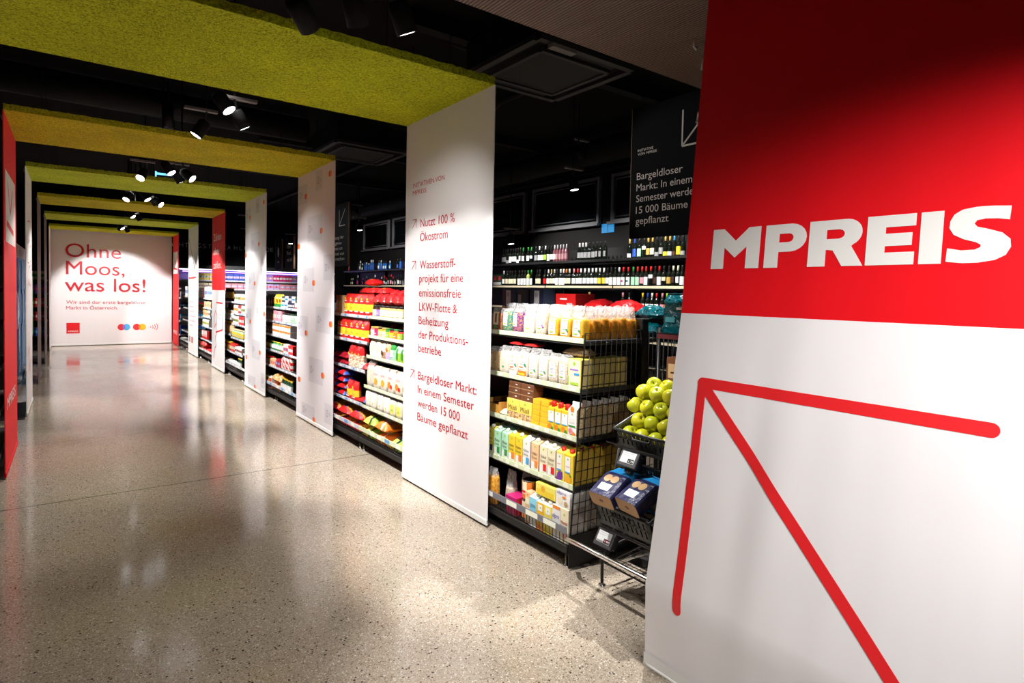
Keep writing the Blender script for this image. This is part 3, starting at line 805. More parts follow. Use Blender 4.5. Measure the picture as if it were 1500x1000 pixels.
def rack(y0, y1, levels, label, rail=RAILG, back=False, cage=False, base_rail=RAILD, seed=0):
    t = thing('shelf_rack', label, 'shelf rack', (0, 0, 0), 0, 'shelf racks along the aisle')
    for y in (y0, y1):
        yy = min(max(y, y0+.03), y1-.03)
        part('upright', MB().cbox(XMID-.03, XMID+.03, yy-.03, yy+.03, .02, 1.44, BLACK, .004), t)
    bp = MB().box(XMID-.004, XMID+.004, y0+.06, y1-.06, .14, 1.42, mat('dark_back_panel', (.02, .019, .018), .6))
    part('back_panel', bp, t)
    for z in levels: shelf(t, y0, y1, z, xf(z), XMID-.032, rail, True, 1, seed)
    if back:
        for z in levels[:3]: shelf(t, y0, y1, z, XMID*2-xf(z), XMID+.032, rail, False, -1, seed)
    b = MB(); b.cbox(2.290, XMID*2-2.290, y0+.004, y1-.004, .095, .145, BLACK, .004)
    part('deck', b, t)
    f = MB(); n = int((y1-y0)/.032)
    for i in range(n+1):
        y = y0+.01+(y1-y0-.02)*i/n; f.tube([(2.296, y, .14), (2.291, y, .215)], .0022, WIRE, 5)
    f.tube([(2.294, y0+.01, .165), (2.294, y1-.01, .165)], .0025, WIRE, 5)
    bf = part('basket_front', f, t)
    r = MB().cbox(2.283, 2.290, y0+.006, y1-.006, .212, .254, base_rail, .001)
    rd = random.Random(seed); y = y0+.1
    while y < y1-.2:
        wd = rd.uniform(.08, .12); r.quad((2.2822, y+wd, .217), (2.2822, y, .217), (2.2822, y, .250), (2.2822, y+wd, .250), rd.choice([PAPER, TAGW] if base_rail is RAILD else [TAGB, TAGW, TAGW])); y += wd+rd.uniform(.05, .16)
    part('price_rail', r, bf)
    part('kick_plate', MB().box(2.40, 2.41, y0+.01, y1-.01, .012, .095, BLACK), t)
    for y in (y0+.05, y1-.05):
        part('foot', MB().lathe([(.022, 0), (.022, .012), (.01, .016), (.01, .095)], CHROME, 10, 2.33, y), t)
    if cage:
        for x0, x1 in ((2.315, XMID-.035), (XMID+.035, 3.42)):
            g = MB(); y = y0+.002
            top0 = 2.395 if x0 < 2.5 else x0; top1 = x1 if x0 < 2.5 else 3.36
            g.tube([(x0, y, .20), (top0, y, 1.372), (top1, y, 1.385), (x1, y, .20)], .005, WIRE, 6, True)
            for i in range(1, 11):
                k = i/11; g.tube([(x0+(x1-x0)*k, y, .20), (top0+(top1-top0)*k, y, 1.375)], .0024, WIRE, 5)
            for i in range(1, 19):
                k = i/19; g.tube([(x0+(top0-x0)*k, y-.004, .20+1.175*k), (x1+(top1-x1)*k, y-.004, .20+1.18*k)], .0024, WIRE, 5)
            part('end_cage', g, t)
        part('end_panel', MB().cbox(2.30, 3.53, y0-.004, y0+.004, .012, .20, BLACK, .002), t)
        part('post_cap', MB().cbox(XMID-.034, XMID+.034, y0-.004, y0+.064, 1.43, 1.455, BLACK, .004), t)
    return t
UY = [2.50, 3.53, 4.56, 5.60, 6.63, 7.66, 8.70, 9.73, 10.76, 11.80, 12.83, 13.86, 14.90, 15.93, 16.96]
LV = {0: [1.33, 1.045, .76, .48], 1: [1.33, 1.045, .76, .48], 2: [1.335, 1.145, .945, .65, .45], 3: [1.33, 1.07, .785, .455],
      4: [1.33, 1.12, .92, .70, .48], 5: [1.32, 1.12, .92, .70, .475], 6: [1.32, 1.12, .92, .70, .475], 7: [1.32, 1.12, .92, .70, .475], 8: [1.33, 1.13, .935, .69, .43],
      9: [1.33, 1.02, .73, .44], 10: [1.33, 1.02, .73, .44], 11: [1.34, 1.13, .94, .73, .45], 12: [1.34, 1.05, .74, .46], 13: [1.34, 1.05, .74, .46], 14: [1.34, 1.05, .74, .46]}
RLAB = ['black shelf rack with a wire cage at its end, beside the fruit stand', 'black shelf rack hidden behind the large white text banner', 'black shelf rack of rice and jars just past the large text banner',
        'black shelf rack of red packets next to the wide logo banner', 'black shelf rack hidden behind the wide logo banner', 'black shelf rack starting just past the wide logo banner',
        'black shelf rack in the middle of the gap between the two logo banners', 'black shelf rack ending behind the narrow logo banner', 'black shelf rack just past the narrow logo banner',
        'black shelf rack next before the red-topped banner', 'black shelf rack behind the red-topped banner', 'black shelf rack just past the red-topped banner', 'black shelf rack next before the slim white banner',
        'black shelf rack behind the slim white banner', 'last black shelf rack of the row, by the lit display']
for i in range(14):
    rail = RAILG if i < 3 else RAILB
    rack(UY[i], UY[i+1], LV[i], RLAB[i], rail, back=i < 2, cage=i == 0, base_rail=RAILD if i < 2 else (RAILG if i == 2 else RAILB), seed=i*7)
rack(16.96, 17.75, LV[14], RLAB[14], RAILB, seed=98)

# ------------------------------------------------------------------ kinds of goods (front faces -Y)
def sup(x, hw, hd, e=5): return -hd*max(0, 1-min(1, abs(x)/hw)**e)**(1/e)
def ring(n, hw, hd, e=4):
    o = []
    for i in range(n):
        a = 2*PI*i/n; c, s = math.cos(a), math.sin(a)
        o.append((hw*math.copysign(abs(c)**(2/e), c), hd*math.copysign(abs(s)**(2/e), s)))
    return o
def loft(m, rings, mt, caps=True):
    n = len(rings[0]); vs = [p for r in rings for p in r]
    fs = [(j*n+i, j*n+(i+1) % n, (j+1)*n+(i+1) % n, (j+1)*n+i) for j in range(len(rings)-1) for i in range(n)]
    ms = mt if not isinstance(mt, list) else [mt[j] for j in range(len(rings)-1) for i in range(n)]
    m.add(vs, fs, ms, True); o = len(m.v)-len(vs)
    if caps:
        for k, fl in ((0, True), (len(rings)-1, False)):
            ix = [o+k*n+i for i in range(n)]
            m.f.append(ix[::-1] if fl else ix); m.k.append(m.mi(mt[0 if fl else -1] if isinstance(mt, list) else mt)); m.sm.append(False)
def front_art(m, art, yf):
    """art: ('bar', x0, x1, z0, z1, mat), ('disc', x, z, r, mat), ('txt', body, x0, x1, z, cap, mat); each a hair further forward"""
    for i, a in enumerate(art):
        dy = .0012+.0006*i
        if a[0] == 'bar':
            _, x0, x1, z0, z1, mt = a; n = 6; nz = 5 if z1-z0 > .05 else 1
            vs = [(x0+(x1-x0)*p/n, yf(x0+(x1-x0)*p/n, z0+(z1-z0)*q/nz)-dy, z0+(z1-z0)*q/nz) for q in range(nz+1) for p in range(n+1)]
            m.add(vs, [(q*(n+1)+p, q*(n+1)+p+1, (q+1)*(n+1)+p+1, (q+1)*(n+1)+p) for q in range(nz) for p in range(n)], mt)
        elif a[0] == 'disc':
            _, x, z, r, mt = a[:5]
            m.add([(x+r*math.cos(2*PI*j/10), yf(x, z)-dy, z+r*math.sin(2*PI*j/10)) for j in range(10)], [list(range(10))], mt)
        elif a[0] == 'txt':
            _, body, x0, x1, z, cap, mt = a
            text(m, body, x0, x1, z, cap, mt, fn=lambda px, pz: (px, yf(px, pz)-dy, pz))
GREENDOT = mat('green_dot', (.02, .32, .12), .5); INK = mat('grey_ink', (.45, .42, .40), .6); LEAF = mat('leaf_green', (.35, .55, .05), .5); PINKINK = mat('pink_ink', (.80, .40, .42), .6)
def label_art(w, z0, z1, bg=PAPER, dot=None, bar=LEAF, cx=0.0, ink=INK):
    """a printed paper label: leaf mark, lines of small print, a coloured bar and perhaps a round seal"""
    a = [('bar', cx-w/2, cx+w/2, z0, z1, bg), ('disc', cx, z1-.14*(z1-z0), w*.09, LEAF)]
    for k in (.60, .50, .36): a.append(('bar', cx-w*.3, cx+w*.28, z0+k*(z1-z0), z0+(k+.035)*(z1-z0), ink))
    a.append(('bar', cx-w*.33, cx+w*.25, z0+.12*(z1-z0), z0+.19*(z1-z0), bar))
    if dot: a.append(('disc', cx+w*.45, z0+.33*(z1-z0), w*.14, dot))
    return a
def bag(name, body, w, d, h, fill=.65, art=(), filmmat=FILM, lower=None, seed=1, base=None, cat='packet'):
    rnd = random.Random(seed); n = 20; H = h*fill; hw, hd = w/2*.97, d/2*.97
    prof = [(0, .90, .86), (.03, .98, .96), (.25, 1, 1), (.6, 1.0, 1.0), (.88, .97, .95), (1, .88, .80)]
    rings = [[(x*a, y*b, H*t) for x, y in ring(n, hw, hd)] for t, a, b in prof]
    m = MB(); loft(m, rings, [base or body]*1+[body]*(len(rings)-2))
    def yf(x, z):
        t = min(1, max(0, z/H)); k = 0
        while k < len(prof)-2 and t > prof[k+1][0]: k += 1
        q = (t-prof[k][0])/(prof[k+1][0]-prof[k][0]); a = prof[k][1]+(prof[k+1][1]-prof[k][1])*q; b = prof[k][2]+(prof[k+1][2]-prof[k][2])*q
        if z > H: b = max(.35, .8-(z-H)/(h-H)*.5)
        return sup(x, hw*a, hd*b, 4)
    parts = []
    if art:
        am = MB(); front_art(am, art, yf); parts.append(('label', am))
    if filmmat:
        fr = []
        for t, a, b in ((0, .90, .82), (.15, .92, .80), (.32, .95, .66), (.5, .97, .50), (.68, 1.0, .40), (.85, 1.0, .28), (1, .98, .16)):
            j = min(.16, .45*t)
            fr.append([(x*(a+rnd.uniform(-j, j*.2)), y*(b+rnd.uniform(-j, j)), H-.003+(h-H)*t+rnd.uniform(-j, j)*.35*(h-H)) for x, y in ring(n, hw, hd)])
        fm = MB(); loft(fm, fr, filmmat, False); fm.sm = [False]*len(fm.sm); parts.append(('film_top', fm))
    return tmpl(name, cat, m, *parts)
def yflat(d): return lambda x, z: -d/2
def boxp(name, w, d, h, m0, art=(), cat='box', b=.002, side=None):
    m = MB().cbox(-w/2, w/2, -d/2, d/2, 0, h, m0, b)
    if side: m.quad((w/2+.0006, -d/2+.002, .002), (w/2+.0006, d/2-.002, .002), (w/2+.0006, d/2-.002, h-.002), (w/2+.0006, -d/2+.002, h-.002), side)
    if not art: return tmpl(name, cat, m)
    am = MB(); front_art(am, art, yflat(d)); return tmpl(name, cat, m, ('front_print', am))
def slant(name, w, d, h, m0, art, capm=None, side=None, top=PAPER):
    """drink carton with a sloping top and a screw cap"""
    m = MB(); x0, x1, y0, y1 = -w/2, w/2, -d/2, d/2; zf = h*.86
    v = [(x0, y0, 0), (x1, y0, 0), (x1, y1, 0), (x0, y1, 0), (x0, y0, zf), (x1, y0, zf), (x1, y1, h), (x0, y1, h)]
    m.add(v, [(3, 2, 1, 0), (0, 1, 5, 4), (1, 2, 6, 5), (2, 3, 7, 6), (3, 0, 4, 7), (4, 5, 6, 7)], [m0, m0, side or m0, m0, side or m0, top])
    am = MB(); front_art(am, art, yflat(d)); ps = [('front_print', am)]
    if capm:
        c = MB(); c.lathe([(.015, 0), (.015, .012), (.013, .018), (.004, .019)], capm, 12)
        sl = math.atan2(h-zf, d); cm = c.mesh('cap'); cm.transform(Matrix.Translation((0, y0+d*.38, zf+(h-zf)*.36)) @ Matrix.Rotation(sl, 4, 'X'))
        ps.append(('cap', cm))
    return tmpl(name, 'carton', m, *ps)
def gable(name, w, d, h, m0, art, side, top=PAPER):
    m = MB(); x0, x1, y0, y1 = -w/2, w/2, -d/2, d/2; zs = h*.78; zr = h*.93
    v = [(x0, y0, 0), (x1, y0, 0), (x1, y1, 0), (x0, y1, 0), (x0, y0, zs), (x1, y0, zs), (x1, y1, zs), (x0, y1, zs), (x0+.004, 0, zr), (x1-.004, 0, zr)]
    m.add(v, [(3, 2, 1, 0), (0, 1, 5, 4), (1, 2, 6, 5), (2, 3, 7, 6), (3, 0, 4, 7), (4, 5, 9, 8), (6, 7, 8, 9), (5, 6, 9), (7, 4, 8)], [m0, m0, side, m0, side, top, top, side, side])
    m.box(x0, x1, -.004, .004, zr-.004, h, top)
    am = MB(); front_art(am, art, yflat(d))
    return tmpl(name, 'carton', m, ('front_print', am))
def sq(z): return z
def pillow(name, w, d, h, fn, p=2.6, nu=12, nv=12, cat='packet', seed=0, crimp=None):
    """a filled bag lying flat; w along the shelf, d into it; fn(u, v) picks the film colour"""
    rnd = random.Random(seed); jit = {(i, j): rnd.uniform(-1, 1) for i in range(nu+1) for j in range(nv+1)}
    def th(u, v):
        a = 1-abs(2*u-1)**p; b = 1-abs(2*v-1)**p
        return max(0, a)**.5*max(0, b)**.5
    def top(u, v): j = jit[round(u*nu), round(v*nv)]; return ((u-.5)*w, (v-.5)*d, h*.32+h*.68*th(u, v)*(1+.10*j))
    def bot(u, v): return ((.5-u)*w, (v-.5)*d, h*.32*(1-th(u, v)))
    m = MB(); m.grid(top, nu, nv, fn).grid(bot, nu, nv, lambda u, v: fn(1-u, v))
    ps = []
    if crimp:
        c = MB()
        for s in (-1, 1):
            c.add([(s*w/2*.985, -d*.42, h*.32), (s*(w/2+.012), -d*.45, h*.36), (s*(w/2+.012), d*.45, h*.36), (s*w/2*.985, d*.42, h*.32)], [(0, 1, 2, 3)], crimp)
        ps.append(('end_seal', c))
    return tmpl(name, cat, m, *ps)
def stand(name, w, h, d, fn, art=(), nu=10, nv=14, seed=0, cat='packet', flare=0.0, seal=None):
    """a filled bag standing upright, tapering to a flat top seam"""
    rnd = random.Random(seed); jit = {(i, j): rnd.uniform(-1, 1) for i in range(nu+1) for j in range(nv+1)}
    def prof(v): return min(1, .82+v*2.2) if v < .12 else (1 if v < .55 else max(0.05, 1-((v-.55)/.45)**2.6))
    def hwv(v): return w/2*(1-.05*math.sin(PI*min(1, v*1.1))+flare*max(0, v-.7))
    def yq(u, v): return d/2*prof(v)*max(0, 1-abs(2*u-1)**3.2)**.5*(1+.07*jit[round(u*nu) % (nu+1), round(v*nv)])
    m = MB()
    m.grid(lambda u, v: ((2*u-1)*hwv(v), -yq(u, v), h*v), nu, nv, fn)
    m.grid(lambda u, v: ((1-2*u)*hwv(v), yq(1-u, v), h*v), nu, nv, lambda u, v: fn(1-u, v))
    m.grid(lambda u, v: ((2*u-1)*hwv(0), (2*v-1)*yq(u, 0), 0.0005), nu, 2, fn)
    ps = []
    if art:
        am = MB(); front_art(am, art, lambda x, z: -d/2*prof(min(1, z/h))*max(0, 1-min(1, abs(x)/hwv(z/h))**3.2)**.5*1.06-.001); ps.append(('label', am))
    if seal: ps.append(('top_seal', MB().box(-hwv(1), hwv(1), -.002, .002, h-.004, h+.014, seal)))
    return tmpl(name, cat, m, *ps)
def jar(name, r, h, content, lid, lab, cat='jar', glassy=None):
    m = MB(); m.lathe([(r*.85, 0), (r, .005), (r, h*.74), (r*.86, h*.84), (r*.86, h*.86)], content, 14)
    l = MB().lathe([(r*.90, h*.845), (r*.90, h*.99), (r*.86, h)], lid, 14)
    b = MB().wrap(r+.0008, h*.14, h*.66, -1.7, 1.7, lab, 12); b.wrap(r+.0014, h*.28, h*.40, -.6, .6, INK, 6)
    return tmpl(name, cat, m, ('lid', l), ('label', b))
def can(name, r, h, wrapm, art=None, cat='can'):
    m = MB(); m.lathe([(r*.95, 0), (r, .004), (r, h-.005), (r*.96, h), (r*.93, h-.003), (.001, h-.004)], CHROME, 16)
    b = MB().wrap(r+.0006, .008, h-.010, -PI, PI, wrapm, 18)
    if art: b.wrap(r+.0013, h*.30, h*.92, -.9, .5, art, 8); b.wrap(r+.002, h*.36, h*.48, -.7, .3, RED, 6)
    return tmpl(name, cat, m, ('label', b))
def flask(name, r, h, body, capm, lab, z0=.25, z1=.7, cat='bottle', n=12, lw=1.5):
    m = MB(); m.lathe([(r*.9, 0), (r, .006), (r, h*.60), (r*.72, h*.72), (r*.36, h*.80), (r*.34, h*.93)], body, n)
    ps = [('cap', MB().lathe([(r*.42, h*.91), (r*.42, h*.99), (r*.3, h)], capm, n))]
    if lab: ps.append(('label', MB().wrap(r+.0007, h*z0, h*z1, -lw, lw, lab, 10)))
    return tmpl(name, cat, m, *ps)
def wine(name, body, cap, lab, z0=.055, z1=.145, w=1.25, art=None, hgt=.31):
    m = MB(); m.lathe([(.034, 0), (.0375, .006), (.0375, .185), (.033, .207), (.020, .228), (.0148, .245), (.0142, hgt-.01)], body, 14)
    c = MB().lathe([(.0160, hgt-.075), (.0160, hgt-.004), (.0145, hgt)], cap, 12)
    l = MB().wrap(.0381, z0, z1, -w, w, lab, 10)
    if art: l.wrap(.0387, z0+(z1-z0)*.35, z0+(z1-z0)*.62, -w*.55, w*.45, art, 6)
    return tmpl(name, 'wine bottle', m, ('capsule', c), ('label', l))

LABELS = {}
def check(lb):
    n = len(lb.replace('-', ' ').split())
    if n > 16 or n < 4: print('LABELWORDS', n, lb)
    return lb
TILT = [0.0]
def rowput(t, y, z, lab, group, depth=0.0, rz=0.0, dx=0.004, hd=None, up=0.0, scale=1.0):
    """one item with its front at the shelf edge, pushed in by depth"""
    d = hd if hd is not None else max(abs(v.co.y) for v in t['me'][0][1].vertices)
    if isinstance(scale, tuple): d *= scale[1]
    base = (.146 if z < .2 else z+.0008)+up
    return put(t, (xf(z)+dx+d+depth, y, base), check(lab), group, -PI/2+rz, scale)
def fill(y, z, where, items, gap=.004, jitter=.0, seed=0, deep=0):
    """items: (kind, width, count, description[, height scale]) set out from the far end towards the entrance"""
    rd = random.Random(seed+int(z*1000)); cnt = {}
    tot = {}
    for it in items: tot[it[3]] = tot.get(it[3], 0)+it[2]
    for it in items:
        t, wd, n, desc = it[:4]
        for k in range(n):
            i = cnt.get(desc, 0); cnt[desc] = i+1
            y -= wd/2
            lb = '%s, %s' % (desc, where) if tot[desc] == 1 else '%s, %s from far end, %s' % (desc, ORD[i], where)
            rowput(t, y, z, lb, ('%s, %s' % (desc, where)) if tot[desc] > 1 else None, rz=rd.uniform(-jitter, jitter), depth=rd.uniform(0, .006))
            y -= wd/2+gap
    return y

# ------------------------------------------------------------------ caged rack, top shelf
LENTIL = speck('orange_lentils', (.58, .19, .010), (.76, .34, .02), 160, .3, .7, .45, bump=.4)
YLENT = speck('yellow_lentils', (.72, .33, .010), (.85, .48, .03), 140, .3, .7, .45, bump=.4)
RICE = speck('white_rice', (.58, .50, .40), (.74, .68, .58), 150, .3, .7, .45, bump=.3)
FLAKE = speck('pale_flakes', (.48, .36, .24), (.76, .68, .56), 90, .3, .65, .5, bump=.5)
NUT = speck('mixed_nuts', (.18, .02, .012), (.50, .20, .08), 130, .40, .62, .4, bump=.5)
NUTG = speck('green_nut_mix', (.02, .22, .16), (.62, .35, .12), 120, .52, .62, .4, bump=.4)
NUTP = speck('purple_nut_mix', (.12, .02, .20), (.72, .30, .10), 120, .48, .60, .4, bump=.4)
GRAIN = speck('tan_grain', (.38, .22, .10), (.62, .46, .28), 120, .35, .65, .5, bump=.4)
PASTA = speck('orange_pasta', (.60, .22, .02), (.85, .46, .06), 60, .4, .6, .4, bump=.8)
PEANUT = speck('peanuts', (.55, .28, .08), (.82, .58, .30), 55, .4, .6, .4, bump=.8)
AT = 'top shelf of caged rack'
b_nut = bag('nut_bag', NUT, .125, .07, .165, .8, [('bar', -.03, .03, .045, .135, CREAM), ('disc', 0, .03, .014, GREENDOT), ('bar', -.008, .012, .06, .125, mat('brown_ink', (.22, .08, .03), .6))], seed=1)
b_grn = bag('nut_bag', NUTG, .115, .07, .165, .86, label_art(.055, .045, .135, dot=None, cx=-.01), seed=2)
b_pur = bag('nut_bag', NUTP, .110, .07, .165, .86, label_art(.055, .045, .135, cx=-.02), seed=3)
b_flr = bag('flour_bag', RICE, .115, .075, .20, .62, label_art(.07, .03, .11, bg=CREAM), seed=4)
b_yel = bag('lentil_bag', FLAKE, .115, .08, .205, .80, label_art(.075, .035, .125, dot=mat('violet_dot', (.55, .2, .6), .5)), seed=5, base=YLENT)
b_len = bag('lentil_bag', YLENT, .102, .08, .205, .60, label_art(.062, .02, .118, ink=PINKINK), seed=6)
b_lnd = bag('lentil_bag', YLENT, .098, .08, .205, .60, label_art(.062, .02, .118, dot=GREENDOT, ink=PINKINK), seed=7)
b_or = bag('lentil_bag', LENTIL, .098, .078, .20, .60, (), seed=8)
b_or2 = bag('lentil_bag', LENTIL, .098, .074, .205, .62, (), seed=18)
zt = 1.33
rowput(b_nut, 3.412, zt, 'red-brown nut bag with cream label beside the text banner, '+AT, None, rz=.05)
rowput(b_grn, 3.288, zt, 'green-based nut bag with white label, '+AT, None, rz=-.04)
rowput(b_pur, 3.172, zt, 'purple-based nut bag with white label, '+AT, None)
rowput(b_flr, 3.050, zt, 'cream flour bag with crumpled clear top, '+AT, None, rz=.05)
rowput(b_yel, 2.925, zt, 'tall pale flake bag over yellow base, '+AT, None, rz=-.05)
rowput(b_yel, 2.925, zt, 'pale flake bag standing behind another, '+AT, None, depth=.10)
for k, (y, t) in enumerate(((2.803, b_len), (2.692, b_lnd), (2.582, b_lnd))):
    rowput(t, y, zt, 'yellow lentil bag with white label, %s from the cage, %s' % (ORD[2-k], AT), 'yellow lentil bags with white labels, top shelf of caged rack')
for k, y in enumerate((2.803, 2.692)):
    rowput(b_or, y, zt, 'orange lentil bag in the second row, %s from the cage, %s' % (ORD[2-k], AT), 'orange lentil bags in the second row', depth=.085)
for k in range(5):
    rowput((b_or, b_or2)[k % 2], 2.574, zt, 'orange lentil bag seen through the cage, %s from front, %s' % (ORD[k+1], AT), 'orange lentil bags behind the end cage', depth=.085+.079*k)
for k, y in enumerate((3.412, 3.288, 3.172, 3.05)):
    rowput(b_flr, y, zt, 'clear bag behind the nut bags, %s from text banner, %s' % (ORD[k], AT), 'clear bags behind the nut bags', depth=.10)

# second shelf
AT = 'second shelf of caged rack'; z2 = 1.045
b_tan = bag('grain_bag', GRAIN, .125, .08, .18, .82, [('bar', -.055, -.005, .03, .12, CREAM), ('bar', -.05, -.02, .055, .062, RED)], seed=11)
b_w1 = bag('rice_bag', RICE, .108, .08, .195, .78, [('bar', -.052, -.02, .02, .125, CREAM), ('disc', .0, .05, .008, GREENDOT)], seed=12, base=P('magenta'))
b_w2 = bag('rice_bag', RICE, .100, .08, .20, .80, label_art(.07, .045, .14, dot=GREENDOT, bar=P('orange'), ink=PINKINK)+[('bar', -.048, .048, .004, .035, P('white'))], seed=13)
b_w3 = bag('rice_bag', RICE, .112, .08, .20, .80, label_art(.075, .055, .15, dot=GREENDOT, bar=P('orange'), ink=PINKINK)+[('bar', -.054, .054, .004, .045, P('orange')), ('bar', -.035, .035, .018, .030, P('yellow'))], seed=14)
b_w4 = bag('rice_bag', RICE, .096, .08, .205, .76, label_art(.06, .03, .13, dot=GREENDOT), seed=15)
b_w5 = bag('rice_bag', FLAKE, .098, .08, .19, .86, label_art(.06, .04, .13), seed=16, base=P('crimson'))
rowput(b_tan, 3.41, z2, 'tan grain bag with cream side label, '+AT, None)
rowput(b_w1, 3.285, z2, 'white rice bag with magenta foot, '+AT, None, rz=.06)
rowput(b_w2, 3.178, z2, 'white rice bag with green seal and white foot, '+AT, None)
rowput(b_w3, 3.075, z2, 'rice bag with orange-red foot, '+AT, None)
for k, y in enumerate((2.967, 2.867)): rowput(b_w4, y, z2, 'plain white rice bag with green seal, %s from the cage, %s' % (ORD[1-k], AT), 'plain white rice bags on the second shelf')
for k, y in enumerate((2.769, 2.674)): rowput(b_w5, y, z2, 'clear flake bag with crimson foot, %s from the cage, %s' % (ORD[1-k], AT), 'flake bags with crimson feet', rz=-.05)
mealart = [('disc', 0, .145, .012, LEAF), ('bar', -.035, .035, .105, .115, P('violet')), ('bar', 0, .045, .078, .092, P('sky')), ('bar', -.055, -.045, .02, .07, P('lime')), ('bar', -.03, .04, .02, .035, P('lime'))]
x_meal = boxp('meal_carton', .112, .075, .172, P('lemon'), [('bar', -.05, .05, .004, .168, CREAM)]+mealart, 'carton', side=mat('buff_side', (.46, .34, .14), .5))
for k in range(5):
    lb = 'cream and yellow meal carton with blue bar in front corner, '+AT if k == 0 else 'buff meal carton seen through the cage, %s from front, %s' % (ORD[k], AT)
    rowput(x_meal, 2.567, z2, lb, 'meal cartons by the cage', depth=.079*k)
l_tan = pillow('flake_bag', .20, .11, .06, lambda u, v: GRAIN, seed=2)
rowput(l_tan, 2.66, z2+.172, 'tan flake bag lying across the cartons near the cage, '+AT, None, depth=.06)
p_red = pillow('flat_packet', .12, .09, .022, lambda u, v: P('red'), seed=3)
for k, y in enumerate((3.19, 3.03)): rowput(p_red, y, z2+.204, 'flat red packet lying on rice bags, %s from the cage, %s' % (ORD[1-k], AT), 'flat red packets on rice bags', depth=.01)

# third shelf
AT = 'third shelf of caged rack'; z3 = .76
def tray(w, d, h, mt):
    m = MB(); t = .004
    m.box(-w/2, w/2, -d/2, d/2, 0, t, mt)
    m.box(-w/2, w/2, -d/2, -d/2+t, t, h*.8, mt).box(-w/2, w/2, d/2-t, d/2, t, h, mt).box(-w/2, -w/2+t, -d/2+t, d/2-t, t, h, mt).box(w/2-t, w/2, -d/2+t, d/2-t, t, h, mt)
    return m
rowput(tmpl('cardboard_tray', 'tray', tray(.20, .30, .085, ORANGECARD)), 3.40, z3, 'open orange cardboard tray next to the text banner, '+AT, None)
p_dk = boxp('dark_packet', .085, .06, .05, P('darkbrown'), [('bar', -.03, .03, .015, .03, P('gold'))], 'packet')
for k, (y, dp) in enumerate(((3.45, .02), (3.35, .02), (3.45, .10), (3.35, .10))): rowput(p_dk, y, z3+.0045, 'dark packet in the orange tray, %s, %s' % (('front row by the banner', 'front row', 'back row by the banner', 'back row')[k], AT), 'dark packets in the orange tray', depth=dp)
p_pk = pillow('small_bag', .075, .10, .05, lambda u, v: P('pink') if v > .3 else P('cream'), seed=4)
rowput(p_pk, 3.25, z3, 'small pinkish bag beside the tray, '+AT, None)
MUES = speck('muesli_print', (.30, .12, .05), (.85, .62, .30), 70, .4, .6, .5)
x_mu = boxp('muesli_box', .130, .085, .135, P('lemon'), [('bar', -.062, .062, .003, .055, MUES), ('disc', 0, .118, .008, LEAF), ('txt', 'M\u00fcsli', -.045, .045, .065, .032, mat('brown_ink', (.22, .08, .03), .6))], 'cereal box', side=P('yellow'))
x_br = boxp('chocolate_box', .130, .085, .038, P('brown'), [('bar', .01, .03, .018, .024, PAPER), ('bar', -.064, .064, .0, .003, P('tan'))], 'box')
for c, y in enumerate((3.138, 3.004)):
    nm = ('beside the tray', 'beside the yellow boxes')[c]
    rowput(x_mu, y, z3, 'yellow Müsli box %s, %s' % (nm, AT), 'yellow Müsli boxes')
    for k in range(3): rowput(x_br, y, z3+.1352+.0383*k, 'flat brown box %s on Müsli box %s, %s' % (('lowest', 'middle', 'topmost')[k], nm, 'third shelf'), 'flat brown boxes on the Müsli boxes')
x_ye = boxp('biscuit_box', .078, .10, .0335, P('amber'), [('bar', -.036, .036, .002, .031, mat('warm_yellow', (.85, .48, .02), .45))], 'box')
for c, y in enumerate((2.897, 2.816)):
    for k in range(5): rowput(x_ye, y, z3+.0342*k, 'small amber box, %s up, in stack by the %s, %s' % (ORD[k], ('Müsli boxes', 'juice bottles')[c], 'third shelf'), 'stacked small amber boxes')
jart = [('bar', -.026, .026, .06, .125, PAPER), ('disc', 0, .115, .006, LEAF), ('bar', -.02, .02, .055, .062, P('sky')), ('disc', -.008, .03, .018, P('orange')), ('disc', .014, .02, .012, P('green'))]
b_ju = slant('juice_carton', .058, .06, .165, P('yellow'), jart, None, P('amber'), P('yellow'))
bc = MB().lathe([(.017, 0), (.017, .03), (.013, .034)], P('red'), 12); bcm = bc.mesh('cap'); bcm.transform(Matrix.Translation((0, -.006, .148)))
b_ju['me'].append(('cap', bcm, 0))
for k, y in enumerate((2.744, 2.681, 2.620)): rowput(b_ju, y, z3, 'small juice carton with big red cap, %s from the cage, %s' % (ORD[2-k], AT), 'small juice cartons with red caps')
gart = [('disc', 0, .165, .018, P('orange')), ('disc', 0, .135, .006, LEAF), ('bar', -.02, .02, .085, .11, mat('faint_ink', (.72, .70, .66), .6)), ('bar', -.03, .03, .062, .07, P('green')), ('disc', -.010, .035, .02, P('pink')), ('disc', -.010, .035, .011, P('rose')), ('disc', .02, .02, .014, P('orange'))]
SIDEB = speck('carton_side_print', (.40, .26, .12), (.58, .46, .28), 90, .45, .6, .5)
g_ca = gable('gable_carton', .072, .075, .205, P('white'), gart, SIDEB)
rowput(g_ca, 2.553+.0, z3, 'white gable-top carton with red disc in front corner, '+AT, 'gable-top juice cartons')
for k in range(5): rowput(g_ca, 2.553, z3, 'gable-top carton seen through the cage, %s behind the front, %s' % (ORD[k], AT), 'gable-top juice cartons', depth=.079*(k+1))

